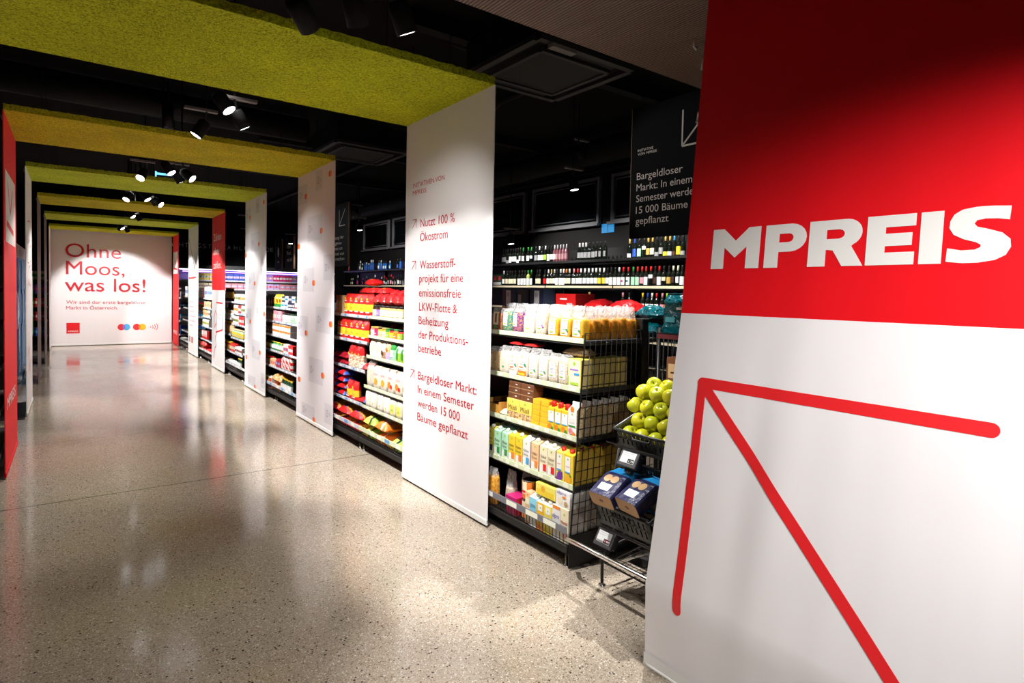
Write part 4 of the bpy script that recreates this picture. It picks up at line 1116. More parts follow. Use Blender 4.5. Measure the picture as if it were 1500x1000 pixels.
# fourth shelf: drink cartons
AT = 'fourth shelf of caged rack'; z4 = .48
def drink(col, blk, name, word='Drink', top=PAPER, side=None, ink=None):
    w, h = .072, .205
    ink = ink or mat('dark_ink', (.08, .03, .02), .6)
    art = [('bar', -w/2+.002, w/2-.002, .002, .06, P('white')), ('disc', 0, .158, .007, LEAF), ('txt', word, -.026, .026, .105, .018, ink), ('txt', 'Drink', -.026, .024, .080, .016, ink), ('bar', 0, .03, .028, .07, P(blk)), ('bar', -.02, .015, .010, .016, LEAF)]
    return slant(name, w, .075, h, P(col), art, P('white'), side or P(col), P(col))
DK = [('lemon', 'navy', 'Soja', 'yellow drink carton with dark blue block'), ('mint', 'green', 'Reis', 'shaded green drink carton'), ('mint', 'green', 'Reis', 'light green drink carton with green block'),
      ('yellow', 'orange', 'Hafer', 'yellow drink carton with orange block'), ('yellow', 'orange', 'Hafer', 'yellow drink carton with orange block'), ('white', 'sky', 'Kokos', 'white drink carton with blue block'),
      ('peach', 'orange', 'Hafer', 'peach drink carton with orange block'), ('cream', 'red', 'Dinkel', 'cream drink carton with red block'), ('cream', 'red', 'Dinkel', 'cream drink carton with red block')]
YS = [3.36, 3.278, 3.190, 3.112, 3.034, 2.956, 2.868, 2.784, 2.709]
seen = {}; made = {}
for (c, bk, wd, ds), y in zip(DK, YS):
    key = (c, bk, wd)
    if key not in made: made[key] = drink(c, bk, 'drink_carton', wd)
    i = seen.get(ds, 0); seen[ds] = i+1
    n = sum(1 for d in DK if d[3] == ds)
    rowput(made[key], y, z4, ds+', '+('' if n == 1 else '%s from text banner, ' % ORD[i])+AT, ds+'s' if n > 1 else None)
    rowput(made[key], y, z4, 'drink carton in second row, %s from text banner, %s' % (ORD[YS.index(y)], AT), 'drink cartons in the second row', depth=.079)
def fruit(main, fr, c2, name='fruit_carton'):
    art = [('bar', -.033, .012, .075, .165, P('white')), ('disc', -.008, .150, .006, LEAF), ('bar', -.024, .004, .105, .111, PINKINK), ('bar', -.03, .012, .068, .076, P('sky')), ('disc', 0, .038, .026, P(fr)), ('disc', -.016, .02, .016, P(fr)), ('disc', .018, .058, .008, P(c2))]
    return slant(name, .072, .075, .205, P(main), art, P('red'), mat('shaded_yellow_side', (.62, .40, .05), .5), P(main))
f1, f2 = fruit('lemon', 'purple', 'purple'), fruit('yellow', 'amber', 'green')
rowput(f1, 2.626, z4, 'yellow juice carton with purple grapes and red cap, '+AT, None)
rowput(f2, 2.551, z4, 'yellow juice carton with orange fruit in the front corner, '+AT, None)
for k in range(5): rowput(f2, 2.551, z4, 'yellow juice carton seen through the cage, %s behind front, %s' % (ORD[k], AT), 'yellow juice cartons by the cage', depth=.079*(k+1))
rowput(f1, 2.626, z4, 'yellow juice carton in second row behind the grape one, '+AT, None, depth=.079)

# lowest shelf
AT = 'lowest shelf of caged rack'; z5 = .1
b_pa = bag('pasta_bag', PASTA, .09, .07, .25, .78, (), seed=21)
b_pc = bag('pasta_bag', FLAKE, .085, .07, .25, .55, [('bar', -.03, .03, .02, .05, GREENDOT)], seed=22)
b_pn = bag('nut_bag', PEANUT, .072, .06, .26, .80, [('disc', .02, .09, .012, GREENDOT)], seed=23)
rowput(b_pa, 3.32, z5, 'orange pasta bag against the text banner, '+AT, None)
rowput(b_pc, 3.20, z5, 'clear pasta bag with green band, '+AT, None, depth=.07)
rowput(b_pn, 3.115, z5, 'slim peanut bag, '+AT, None, depth=.135)
rowput(b_pa, 3.03, z5, 'orange pasta bag behind the magenta box, '+AT, None, depth=.135)
x_ma = boxp('tea_box', .115, .12, .120, P('magenta'), [('bar', -.04, .04, .05, .06, P('pink'))], 'box', side=P('crimson'))
rowput(x_ma, 3.081, z5, 'magenta box with pale lid, '+AT, None, dx=.01)
c_or = can('food_can', .046, .125, P('orange'), CREAM)
for k in range(2): rowput(c_or, 2.973, z5, 'orange food can at the %s of the stack by the magenta box, %s' % (('bottom', 'top')[k], 'lowest shelf'), 'orange food cans', hd=.046, depth=.03, up=.126*k)
c_br = can('food_can', .046, .125, mat('rust_label', (.55, .20, .06), .5), P('tan'))
for k in range(2): rowput(c_br, 2.86, z5, 'rust-coloured food can at the %s of the stack behind, %s' % (('bottom', 'top')[k], AT), 'rust food cans', hd=.046, depth=.10, up=.126*k)
x_pe = boxp('small_carton', .052, .05, .10, P('peach'), [('bar', -.02, .02, .02, .06, P('cream')), ('disc', 0, .08, .007, P('orange'))], 'carton')
for k in range(2): rowput(x_pe, 2.903, z5, 'small peach carton, %s one, %s' % (('lower', 'upper')[k], AT), 'small peach cartons', up=.101*k, dx=.01)
DKB = mat('dark_ink', (.08, .03, .02), .6)
d_bl = slant('drink_carton', .070, .07, .21, P('cyan'), [('bar', -.033, .033, .002, .09, P('white')), ('txt', 'SOYA', -.024, .024, .12, .02, P('navy'))], P('white'), P('cyan'), P('white'))
d_or = slant('drink_carton', .070, .07, .20, mat('warm_yellow', (.85, .48, .02), .45), [('bar', -.02, .02, .12, .16, PAPER), ('disc', 0, .14, .006, LEAF), ('bar', -.033, .033, .002, .03, P('orange'))], P('white'), P('amber'), P('white'))
d_ye = slant('drink_carton', .070, .07, .20, P('lemon'), [('bar', -.02, .02, .12, .16, PAPER), ('disc', 0, .14, .006, LEAF), ('bar', -.033, .033, .002, .03, P('yellow'))], P('white'), P('yellow'), P('white'))
d_wh = boxp('drink_carton', .074, .07, .20, P('white'), [('bar', -.03, .034, .178, .198, P('orange')), ('txt', 'alpro', -.030, .030, .125, .026, mat('violet_ink', (.10, .04, .42), .5)), ('disc', 0, .05, .02, CREAM)], 'carton')
d_pk = boxp('drink_carton', .070, .07, .20, P('cream'), [('disc', 0, .165, .007, LEAF), ('txt', 'Mandel', -.028, .028, .11, .018, P('crimson')), ('txt', 'Drink', -.028, .018, .085, .018, P('crimson')), ('bar', 0, .03, .03, .06, P('pink'))], 'carton', side=mat('grey_carton_side', (.42, .38, .34), .6))
rowput(d_bl, 2.840, z5, 'pale blue soy drink carton, '+AT, None)
rowput(d_or, 2.768, z5, 'orange-yellow drink carton, '+AT, None)
rowput(d_ye, 2.696, z5, 'bright yellow drink carton, '+AT, None)
rowput(d_wh, 2.622, z5, 'white drink carton with violet lettering, '+AT, None)
for k in range(6): rowput(d_pk, 2.548, z5, ('cream drink carton with crimson lettering in front corner, ' if k == 0 else 'cream drink carton behind the cage, %s from front, ' % ORD[k])+AT, 'cream drink cartons by the cage', depth=.074*k)
x_yf = boxp('drink_multipack', .185, .16, .075, P('lemon'), [('bar', -.08, .08, .005, .04, P('yellow')), ('disc', -.02, .045, .02, P('amber'))], 'multipack', side=P('yellow'))
rowput(x_yf, 2.735, z5, 'flat yellow multipack lying on the drink cartons, lowest shelf', None, up=.212, dx=.012)
x_wf = boxp('drink_multipack', .125, .16, .095, P('white'), [('txt', 'alpro', -.05, .03, .072, .016, MATS['violet_ink']), ('disc', -.02, .035, .022, P('cream')), ('disc', .03, .025, .016, P('tan')), ('bar', .0, .03, .055, .066, P('orange'))], 'multipack')
rowput(x_wf, 2.575, z5, 'white multipack with nuts lying on the drink cartons by the cage', None, up=.2015, dx=.012)

# ------------------------------------------------------------------ boxes and coffee bags on the far side of the caged rack
x_nv = boxp('gift_box', .17, .12, .15, P('navy'), [('bar', -.03, .035, .02, .135, PAPER), ('disc', 0, .10, .02, P('silver'))], 'box', side=mat('blue_box_side', (.05, .09, .18), .5))
x_rd = boxp('coffee_gift_box', .22, .20, .135, P('red'), [('bar', -.06, .02, .09, .102, PAPER), ('bar', -.05, 0, .045, .052, PAPER), ('bar', .02, .08, .045, .065, P('silver'))], 'box', side=P('darkred'))
x_dk = boxp('gift_box', .15, .12, .14, P('black'), [('bar', -.06, -.02, .02, .10, P('grey')), ('bar', .03, .06, .03, .09, P('navy'))], 'box')
zz = 1.3315
def far(t, x, y, z, lab, group=None, rz=-PI/2, rot=None): return put(t, (x, y, z), check(lab), group, rz, 1.0, rot)
pl = boxp('display_carton', .20, .30, .155, ORANGECARD, (), 'box')
for k, y in enumerate((4.02, 3.77, 3.548)): far(pl, 3.10, y, zz, 'orange card carton under the gift boxes, %s from text banner' % ORD[k], 'orange card cartons')
far(x_nv, 3.02, 4.04, zz+.156, 'dark blue gift box with white bear picture on the caged rack')
far(x_dk, 3.02, 3.84, zz+.156, 'black gift box between two blue boxes on the caged rack')
far(x_nv, 3.02, 3.66, zz+.156, 'dark blue gift box beside the red coffee boxes on caged rack')
far(x_rd, 3.07, 3.33, zz+.0, 'red coffee gift box at the bottom of its stack on the caged rack')
far(x_rd, 3.07, 3.33, zz+.136, 'red coffee gift box on top of its stack on the caged rack')
RFOIL = foil('red_foil', (.60, .012, .015), .25)
rb = pillow('coffee_bag', .20, .24, .11, lambda u, v: RFOIL, seed=7, crimp=RFOIL)
for k, (y, dz) in enumerate(((3.08, 0), (3.08, .124), (2.83, 0), (2.83, .124))):
    far(rb, 3.10, y, zz+dz, 'red foil coffee bag, %s, behind the yellow lentil bags' % ('lower one by the boxes', 'upper one by the boxes', 'lower one', 'upper one')[k], 'red foil coffee bags')
TEAL = foil('teal_foil', (.0, .085, .11), .18, 20, 1.6)
TEALD = foil('deep_teal_foil', (.0, .05, .07), .25, 16, 1.0)
def coffee_bag(name, w, d, h, seed):
    rnd = random.Random(seed); jit = [[rnd.uniform(-1, 1) for i in range(13)] for j in range(13)]
    m = MB()
    def side(u, v):
        a = 4*u; k = min(3, int(a)); t = a-k; c = [(-1, -1), (1, -1), (1, 1), (-1, 1), (-1, -1)]
        x = c[k][0]+(c[k+1][0]-c[k][0])*t; y = c[k][1]+(c[k+1][1]-c[k][1])*t
        r = (abs(x)**6+abs(y)**6)**(1/6); x, y = x/r, y/r
        j = jit[int(round(u*12)) % 12][int(round(v*12))]*.006
        top = max(0, (v-.78)/.22)
        return (x*(w/2+j)*(1+.02*math.sin(v*9)), y*(d/2+j)*(1-.80*top**1.2), h*v+j*.3)
    m.grid(side, 24, 12, TEAL, True, True)
    n = 24; m.add([side(i/n, 0) for i in range(n)], [list(range(n))[::-1]], TEALD)
    f = MB().cbox(-w*.5, w*.5, -.012, .014, h-.014, h+.012, TEALD, .003)
    l = MB().rect(-w*.32, w*.05, h*.28, h*.42, -d/2-.006, mat('pale_teal_print', (.05, .30, .36), .4)).rect(w*.1, w*.3, h*.62, h*.68, -d/2-.006, PAPER)
    return tmpl(name, 'coffee bag', m, ('folded_top', f), ('label', l))
tb1 = coffee_bag('coffee_bag', .19, .13, .235, 1); tb2 = coffee_bag('coffee_bag', .19, .13, .235, 2)
lay = pillow('coffee_bag', .24, .20, .10, lambda u, v: TEAL, seed=9, crimp=TEALD)

# promotion rack with the teal coffee bags, standing behind the fruit stand
pr = thing('promotion_rack', 'black wire promotion rack carrying teal coffee bags behind the fruit stand', 'rack')
for y in (1.585, 2.44):
    for x in (2.975, 3.42): part('post', MB().tube([(x, y, 0), (x, y, 1.40)], .012, WIRE, 8), pr)
for z in (.35, .72, 1.05, 1.365):
    g = MB(); g.tube([(2.965, 1.61, z), (3.43, 1.61, z), (3.43, 2.45, z), (2.965, 2.45, z)], .006, WIRE, 6, True)
    for i in range(1, 22): g.tube([(2.965, 1.61+.84*i/22, z), (3.43, 1.61+.84*i/22, z)], .0022, WIRE, 4)
    for i in range(1, 6): g.tube([(2.965+.465*i/6, 1.61, z-.003), (2.965+.465*i/6, 2.45, z-.003)], .003, WIRE, 4)
    part('wire_shelf', g, pr)
part('side_grid', (lambda g: [g.tube([(2.975+.445*i/9, 2.445, .1), (2.975+.445*i/9, 2.445, 1.36)], .0022, WIRE, 4) for i in range(10)] and g)(MB()), pr)
part('front_strip', MB().box(2.955, 2.962, 1.62, 2.44, 1.335, 1.362, mat('dark_red_strip', (.10, .012, .015), .5)), pr)
for k, (x, y, t, r) in enumerate(((3.045, 2.335, tb1, .03), (3.045, 2.122, tb2, -.03), (3.045, 1.912, tb1, .03), (3.045, 1.705, tb2, 0), (3.20, 2.33, tb2, 0), (3.20, 2.12, tb1, .05), (3.20, 1.91, tb2, -.05))):
    far(t, x, y, 1.372, 'teal coffee bag in the %s row, %s from the cage post' % ('front' if k < 4 else 'back', ORD[k if k < 4 else k-4]), 'teal coffee bags on the promotion rack', -PI/2+r)
for k, (x, y, z) in enumerate(((3.12, 2.614, zz), (3.12, 2.614, zz+.113), (3.13, 2.60, zz+.204-.0))):
    if k == 2: continue
    far(lay, x, y, z, 'teal coffee bag lying flat behind the lentil bags, %s of pile' % ('bottom', 'top', 'upper')[k], 'teal coffee bags lying flat').scale = (.8, .8, .9)
x_bw = boxp('brown_carton', .13, .10, .16, P('brown'), [('bar', -.05, .05, .03, .12, P('tan')), ('bar', -.03, .03, .06, .07, P('darkbrown'))], 'carton')
for k, y in enumerate((2.34, 2.19, 2.04, 1.89)): far(x_bw, 3.06, y, 1.057, 'brown carton on the wire shelf under the teal bags, %s from cage post' % ORD[k], 'brown cartons under the teal bags')
for k, y in enumerate((2.34, 2.19, 2.04, 1.89)): far(x_bw, 3.06, y, .727, 'brown carton on the lower wire shelf behind the apples, %s from cage post' % ORD[k], 'brown cartons behind the apples')

# ------------------------------------------------------------------ fruit stand
STX = (2.24, 2.86); STY = (.75, 2.30)
fs = thing('fruit_stand', 'black wire fruit stand with tilted tiers, half hidden by the huge red and white banner', 'stand')
for y in (2.263, 1.4325, .80):
    part('side_frame', MB().tube([(2.335, y, .02), (2.33, y, .34), (2.45, y, .76), (2.74, y, .99), (2.80, y, 1.03), (2.80, y, .02)], .009, BLACK, 8).tube([(2.33, y, .20), (2.80, y, .24)], .008, BLACK, 8), fs)
    part('foot', MB().lathe([(.02, 0), (.02, .01), (.008, .014), (.008, .03)], CHROME, 10, 2.335, y), fs)
    part('foot', MB().lathe([(.02, 0), (.02, .01), (.008, .014), (.008, .03)], CHROME, 10, 2.80, y), fs)
def tier(x0, z0, x1, z1, y0=.78, y1=2.25):
    g = MB(); g.tube([(x0, y0, z0), (x1, y0, z1), (x1, y1, z1), (x0, y1, z0)], .005, WIRE, 6, True)
    for i in range(1, 44): g.tube([(x0, y0+(y1-y0)*i/44, z0), (x1, y0+(y1-y0)*i/44, z1)], .0020, WIRE, 4)
    for i in range(1, 5): g.tube([(x0+(x1-x0)*i/5, y0, z0+(z1-z0)*i/5-.003), (x0+(x1-x0)*i/5, y1, z0+(z1-z0)*i/5-.003)], .003, WIRE, 4)
    part('wire_tier', g, fs)
tier(2.345, .13, 2.78, .16); tier(2.29, .36, 2.66, .53); tier(2.40, .77, 2.80, .914)
for a, b in (((2.222, .385), None), ((2.34, .80), None)):
    part('front_wire', MB().tube([(a[0], .78, a[1]), (a[0], 2.26, a[1])], .004, WIRE, 6), fs)
part('lower_tray', MB().box(2.42, 2.60, 2.02, 2.16, .1505, .154, STEEL), fs)
bm = MB(); bm.tube([(2.262, 2.47, .205), (2.215, 2.42, .232), (2.205, 2.30, .243), (2.205, .8, .243)], .0125, STEEL, 12)
o = thing('bumper_rail', 'steel bumper rail running low in front of the fruit stand', 'bumper rail')
part('tube', bm, o)
for y in (2.20, 1.45, .85): part('bracket', MB().tube([(2.205, y, .243), (2.28, y, .235), (2.32, y, .16)], .008, BLACK, 6), o)

def crate(name, w, d, h):
    """black folding crate, open top, slotted walls; front at -Y"""
    m = MB(); t = .008
    m.box(-w/2, w/2, -d/2, d/2, 0, t, PLASTIC)
    def wall(ax, s):
        L = w if ax == 'x' else d; n = int(L/.03)
        def bx(a, b, z0, z1, th=t):
            if ax == 'x': y = s*(d/2-th/2); m.box(a, b, y-th/2, y+th/2, z0, z1, PLASTIC)
            else: x = s*(w/2-th/2); m.box(x-th/2, x+th/2, a, b, z0, z1, PLASTIC)
        bx(-L/2, L/2, t, h*.22); bx(-L/2, L/2, h*.86, h); bx(-L/2, L/2, h*.52, h*.60)
        for i in range(n+1):
            a = -L/2+(L-.012)*i/n; bx(a, a+.021 if i < n else a+.012, h*.22, h*.86, t*.7)
        bx(-L/2, -L/2+.03, h*.2, h); bx(L/2-.03, L/2, h*.2, h)
    for ax, s in (('x', -1), ('x', 1), ('y', -1), ('y', 1)): wall(ax, s)
    rim = MB().tube([(-w/2, -d/2, h), (w/2, -d/2, h), (w/2, d/2, h), (-w/2, d/2, h)], .008, PLASTIC, 6, True)
    hd = MB(); hd.tube([(-.06, -d/2-.004, h*.80), (-.05, -d/2-.010, h*.70), (.05, -d/2-.010, h*.70), (.06, -d/2-.004, h*.80)], .006, PLASTIC, 6)
    for x in (-.09, -.02, .05): hd.lathe([(.004, 0), (.004, .003)], CHROME, 8, x, -d/2-.003)
    return tmpl(name, 'crate', m, ('rim', rim), ('handle', hd))
cr = crate('plastic_crate', .385, .36, .145)
def tilted(x, y, z, a): return dict(loc=(x, y, z), rot=(a, 0, -PI/2))
A1 = math.atan2(.17, .37); A2 = math.atan2(.13, .36)
def on_plane(x0, z0, ang, s, up): return (x0+s*math.cos(ang)-up*math.sin(ang), z0+s*math.sin(ang)+up*math.cos(ang))
CR = []
for k, y in enumerate((2.05, 1.645, 1.22)):
    x, z = on_plane(2.29, .36, A1, .185, .008)
    CR.append(put(cr, (x, y, z), 'black plastic crate %s on the lower tier of the fruit stand' % ('of dark blue bags', 'of yellow lemons', 'hidden behind the huge banner')[k], 'black crates on the fruit stand', rot=(A1, 0, -PI/2)))
cr2 = crate('plastic_crate', .385, .38, .10)
for k, y in enumerate((2.045, 1.643)):
    x, z = on_plane(2.40, .77, A2, .195, .008)
    CR.append(put(cr2, (x, y, z), 'black plastic crate %s on the upper tier of the fruit stand' % ('heaped with green apples', 'hidden behind the huge banner')[k], 'black crates on the fruit stand', rot=(A2, 0, -PI/2)))
# price displays
def display(loc, digits, label, dark):
    t = thing('price_display', label, 'price display', loc, -PI/2, 'electronic price displays')
    t.rotation_euler = (math.radians(-32), 0, -PI/2)
    m = MB(); m.cbox(-.062, .062, -.012, .012, 0, .092, GREY, .004).cbox(-.052, .052, .012, .05, .008, .080, PLASTIC, .006); part('housing', m, t)
    s = MB().rect(-.047, .047, .020, .080, -.0128, mat('epaper_white', (.62, .64, .64), .35)); part('screen', s, t)
    p = MB().rect(.004, .044, .022, .045, -.0134, dark)
    text(p, digits, .012, .042, .026, .012, PAPER, y=-.0140)
    for i, wd in enumerate((.070, .052)): p.rect(-.042, -.042+wd, .070-i*.011, .073-i*.011, -.0134, INK)
    part('print', p, t)
    part('clip', MB().box(-.02, .02, .02, .05, -.02, .01, PLASTIC), t)
    return t
display((2.312, 2.09, .705), '1.79', 'electronic price display under the crate of green apples', BLACK)
display((2.253, 2.19, .262), '1.99', 'electronic price display under the crate of dark blue bags', mat('epaper_red', (.12, .01, .02), .4))
# green apples
APPLE = speck('green_apple_skin', (.42, .47, .012), (.58, .57, .03), 9, .35, .7, .30, c3=(.52, .53, .025))
APPLE2 = speck('yellow_apple_skin', (.58, .54, .02), (.48, .50, .012), 7, .4, .7, .28)
def apple(mt):
    m = MB(); pr = [(.001, .008), (.012, .004), (.022, .002), (.033, .012), (.0405, .030), (.0425, .045), (.038, .062), (.027, .073), (.014, .0745), (.006, .069), (.001, .064)]
    m.lathe([(r, z-.0395) for r, z in pr], mt, 18, cap0=False, cap1=False)
    st = MB().tube([(0, 0, .0245), (.001, .001, .0355), (.004, .002, .0435)], .0016, P('brown'), 6)
    return tmpl('apple', 'apple', m, ('stem', st))
ap = [apple(APPLE), apple(APPLE2)]
bx_, bz_ = on_plane(2.40, .77, A2, .195, .062)
rnd = random.Random(4)
LN = ['bottom layer', 'second layer', 'third layer', 'top layer']
for layer, (nr, nc) in enumerate(((4, 4), (3, 3), (3, 4), (2, 3))):
    for i in range(nr):
        for j in range(nc):
            s = -.1357+.0905*i+.0452*layer*(1 if layer < 2 else .95); t = (j-(nc-1)/2)*.0905; up = .0655*layer
            x = bx_+s*math.cos(A2)-up*math.sin(A2); z = bz_+s*math.sin(A2)+up*math.cos(A2)
            put(ap[(i*3+j+layer) % 2], (x, 2.045-t, z), check('green apple in %s of the heap, %s row from front, %s from the cage' % (LN[layer], ORD[i], ORD[j])), 'green apples heaped in the upper crate', rot=(rnd.uniform(-.9, .9), rnd.uniform(-.9, .9), rnd.uniform(0, 6)), scale=rnd.uniform(.98, 1.04))
# dark blue paper bags with kraft ends
BLUEBAG = foil('dark_blue_paper', (.013, .014, .060), .42, 18, .9); BRIGHTB = foil('bright_blue_paper', (.01, .22, .52), .45, 14, .4)
def paper_bag(w, d, h, kraft, top, seed):
    m = MB(); rnd = random.Random(seed)
    def fn(u, v):
        a = 4*u; k = min(3, int(a)); t = a-k; c = [(-1, -1), (1, -1), (1, 1), (-1, 1), (-1, -1)]
        x = c[k][0]+(c[k+1][0]-c[k][0])*t; z = c[k][1]+(c[k+1][1]-c[k][1])*t
        r = (abs(x)**8+abs(z)**8)**(1/8); sh = 1-.75*max(0, v-.62)/.38
        return (x/r*w/2*(1+.02*math.sin(v*7+x)), -d/2+d*v, h/2+z/r*h/2*sh-(h*.22*max(0, v-.62)/.38))
    m.grid(fn, 24, 10, lambda u, v: top if v < .66 else BRIGHTB, False, True)
    e = MB(); n = 24; pts = [fn(i/n, 0) for i in range(n)]
    e.add([(p[0], p[1]-.001, p[2]) for p in pts], [list(range(n))], KRAFT)
    e.disc(w*.02, h*.52, h*.17, -d/2-.002, mat('kraft_dark_print', (.20, .09, .04), .7), 12, h*.12)
    win = MB()
    zt_ = lambda y: h+.0015
    win.add([(-w*.25, -d*.36, zt_(0)), (w*.20, -d*.36, zt_(0)), (w*.22, -d*.18, zt_(0)), (-w*.27, -d*.18, zt_(0))], [(0, 1, 2, 3)], PAPER)
    for x in (-.18, .12):
        win.add([(x*w+w*.16*math.cos(2*PI*i/12), -d*.02+d*.10*math.sin(2*PI*i/12), h+.0016) for i in range(12)], [list(range(12))], P('tan'))
    return tmpl('produce_bag', 'paper bag', m, ('kraft_end', e), ('print', win))
pb1 = paper_bag(.150, .25, .085, KRAFT, BLUEBAG, 1)
lx, lz = on_plane(2.29, .36, A1, .185, .150)
for k, (s, t, up, rz, ax) in enumerate(((-.065, -.095, .054, .06, .30), (-.045, .085, .052, -.10, .26))):
    x = lx+s*math.cos(A1)-up*math.sin(A1); z = lz+s*math.sin(A1)+up*math.cos(A1)-.03
    put(pb1, (x, 2.05-t, z), 'dark blue paper produce bag with kraft end, %s' % ('front one beside the cage', 'front one beside the huge banner', 'back one beside the cage', 'back one beside the huge banner')[k], 'dark blue paper bags in the crate', rot=(A1+ax*.25, 0, -PI/2+rz))
for k, (s, t) in enumerate(((-.078, -.09), (-.078, .09), (.085, -.09), (.085, .09))):
    x = lx+s*math.cos(A1)+.105*math.sin(A1); z = lz+s*math.sin(A1)-.105*math.cos(A1)
    put(pb1, (x, 2.05-t, z-.022), 'dark blue paper produce bag lying low in the crate, %s' % ('front by the cage', 'front by the banner', 'back by the cage', 'back by the banner')[k], 'dark blue paper bags in the crate', rot=(A1, 0, -PI/2), scale=(1.0, .58, .85))
lem = MB().lathe([(r_, z_-.0465) for r_, z_ in ((.001, 0), (.012, .006), (.03, .022), (.036, .045), (.030, .070), (.012, .084), (.006, .092), (.001, .093))], speck('lemon_skin', (.80, .52, .01), (.88, .62, .03), 60, .4, .6, .35, bump=.3), 16)
lt_ = tmpl('lemon', 'lemon', lem, ('stem_end', MB().lathe([(.004, .0435), (.003, .0495)], P('olive'), 8)))
for k, (s, t, up) in enumerate(((-.10, -.12, .0), (-.10, -.03, .0), (-.01, -.12, .0), (-.01, -.03, .0), (-.09, -.11, .085), (-.10, .065, 0), (.08, -.12, .0), (.08, -.03, .0))):
    x = lx+s*math.cos(A1)-(up-.13)*math.sin(A1); z = lz+s*math.sin(A1)+(up-.13)*math.cos(A1)
    put(lt_, (x, 1.645-t, z+.046), 'yellow lemon in the crate beside the huge banner, %s from the front corner' % ORD[k], 'yellow lemons in the crate', rot=(1.3, rnd.uniform(-.4, .4), rnd.uniform(0, 6)), scale=.9)

# ------------------------------------------------------------------ rack of red packets (5.60 - 6.63) and rack of rice and jars (4.56 - 5.60)
def redpack(u, v):
    if v < .20: return P('red')
    if v < .60: return P('yellow') if abs(u-.5) < .47 else P('red')
    return P('red')
rp_art = [('disc', -.02, .215, .020, mat('sun_yellow', (.90, .62, .03), .4)), ('bar', -.035, .03, .185, .193, PAPER), ('bar', -.04, .04, .10, .106, P('amber')), ('bar', -.045, .045, .045, .060, PAPER)]
t_red = stand('noodle_packet', .145, .30, .085, redpack, rp_art, seed=1, seal=P('red'))
t_red2 = stand('noodle_packet', .145, .27, .08, redpack, rp_art, seed=2, seal=P('red'))
FROOT = 'red packet rack'; J = 'rice rack'
x_ln = boxp('long_carton', .23, .16, .034, P('tan'), [('bar', -.11, -.03, .003, .031, P('red')), ('disc', -.075, .017, .012, P('yellow'))], 'carton')
for k in range(6): rowput(x_ln, 6.44, 1.33, 'flat tan carton, %s from bottom of pile, top shelf of %s' % (ORD[k], FROOT), 'flat tan cartons in a pile', up=.0345*k)
W = 'top shelf of '+FROOT
for k in range(5): rowput(t_red2, 6.267-.147*k, 1.33, 'red noodle packet with yellow window, %s from tan cartons, %s' % (ORD[k], W), 'red noodle packets, top shelf', scale=(1, 1, .80))
lay_red = pillow('noodle_packet', .26, .18, .09, lambda u, v: P('yellow') if .34 < u < .62 and .2 < v < .8 else foil('red_film', (.66, .015, .018), .28), p=4, seed=3, crimp=P('red'))
for k, (y, dp, up) in enumerate(((6.15, .13, .24), (5.935, .12, .24), (6.04, .14, .335), (5.715, .14, .24))):
    rowput(lay_red, y, 1.33, 'red packet lying above standing packets, %s from far end, %s' % (ORD[k], W), 'red packets lying on top', depth=dp, up=up-.02, scale=.8)
W = 'second shelf of '+FROOT
for k in range(6): rowput(t_red2, 6.50-.152*k, 1.07, 'red noodle packet with yellow window, %s from far end, %s' % (ORD[k], W), 'red noodle packets, second shelf', scale=(1, 1, .77), depth=.03 if k == 0 else 0)
W = 'third shelf of '+FROOT
BEAN = speck('white_beans', (.50, .20, .10), (.88, .78, .60), 45, .42, .55, .45, bump=.5)
def beanpack(u, v): return BEAN if v < .55 else foil('red_film', (.66, .015, .018), .28)
t_bean = stand('bean_packet', .17, .29, .10, beanpack, [('disc', -.05, .17, .016, P('yellow')), ('disc', .05, .18, .016, P('yellow'))], seed=5)
lay_dk = pillow('bean_packet', .20, .15, .06, lambda u, v: P('darkred') if (u*3) % 1 < .6 else P('crimson'), seed=6, crimp=P('crimson'))
for k, (y, up) in enumerate(((6.47, 0), (6.47, .067), (6.24, 0), (6.24, .067))): rowput(lay_dk, y, .785, 'dark red bean packet lying, %s, %s' % (('lower one at far end', 'upper one at far end', 'lower one', 'upper one')[k], W), 'dark red bean packets', up=up)
for k, y in enumerate((6.03, 5.85)): rowput(t_bean, y, .785, 'red-topped packet of white beans, %s from far end, %s' % (ORD[k], W), 'red-topped bean packets', scale=(1, 1, .84))
lay_w = pillow('bean_packet', .15, .15, .07, lambda u, v: P('red') if u > .45 else P('white'), seed=8)
rowput(lay_w, 5.685, .785, 'red and white packet lying at the rack upright, '+W, None)
W = 'fourth shelf of '+FROOT
lay_rb = pillow('rice_packet', .23, .16, .065, lambda u, v: P('blue') if u > .80 else foil('red_film', (.66, .015, .018), .28), seed=10, crimp=P('red'))
for c, y in enumerate((6.48, 6.22)):
    for k in range(4 if c == 0 else 4): rowput(lay_rb, y, .455, 'red packet with blue end lying, %s in %s pile, %s' % (ORD[k], ('far', 'near')[c], W), 'piled red packets with blue ends', up=.072*k, rz=random.Random(k+c).uniform(-.08, .08))
for k, y in enumerate((6.02, 5.87)): rowput(t_red, y, .455, 'short red and yellow packet, %s from far end, %s' % (ORD[k], W), 'short red and yellow packets', scale=(.9, .9, .62))
rowput(lay_rb, 5.70, .455, 'red packet with blue end lying by the upright, '+W, None, scale=.8)
W = 'lowest shelf of '+FROOT
def penne(u, v):
    if u < .30 or v < .12: return foil('red_film', (.66, .015, .018), .28)
    if u < .48 and v < .75: return P('blue')
    return PASTA
lay_pe = pillow('pasta_packet', .30, .26, .10, penne, seed=12, crimp=P('red'), nu=16, nv=14)
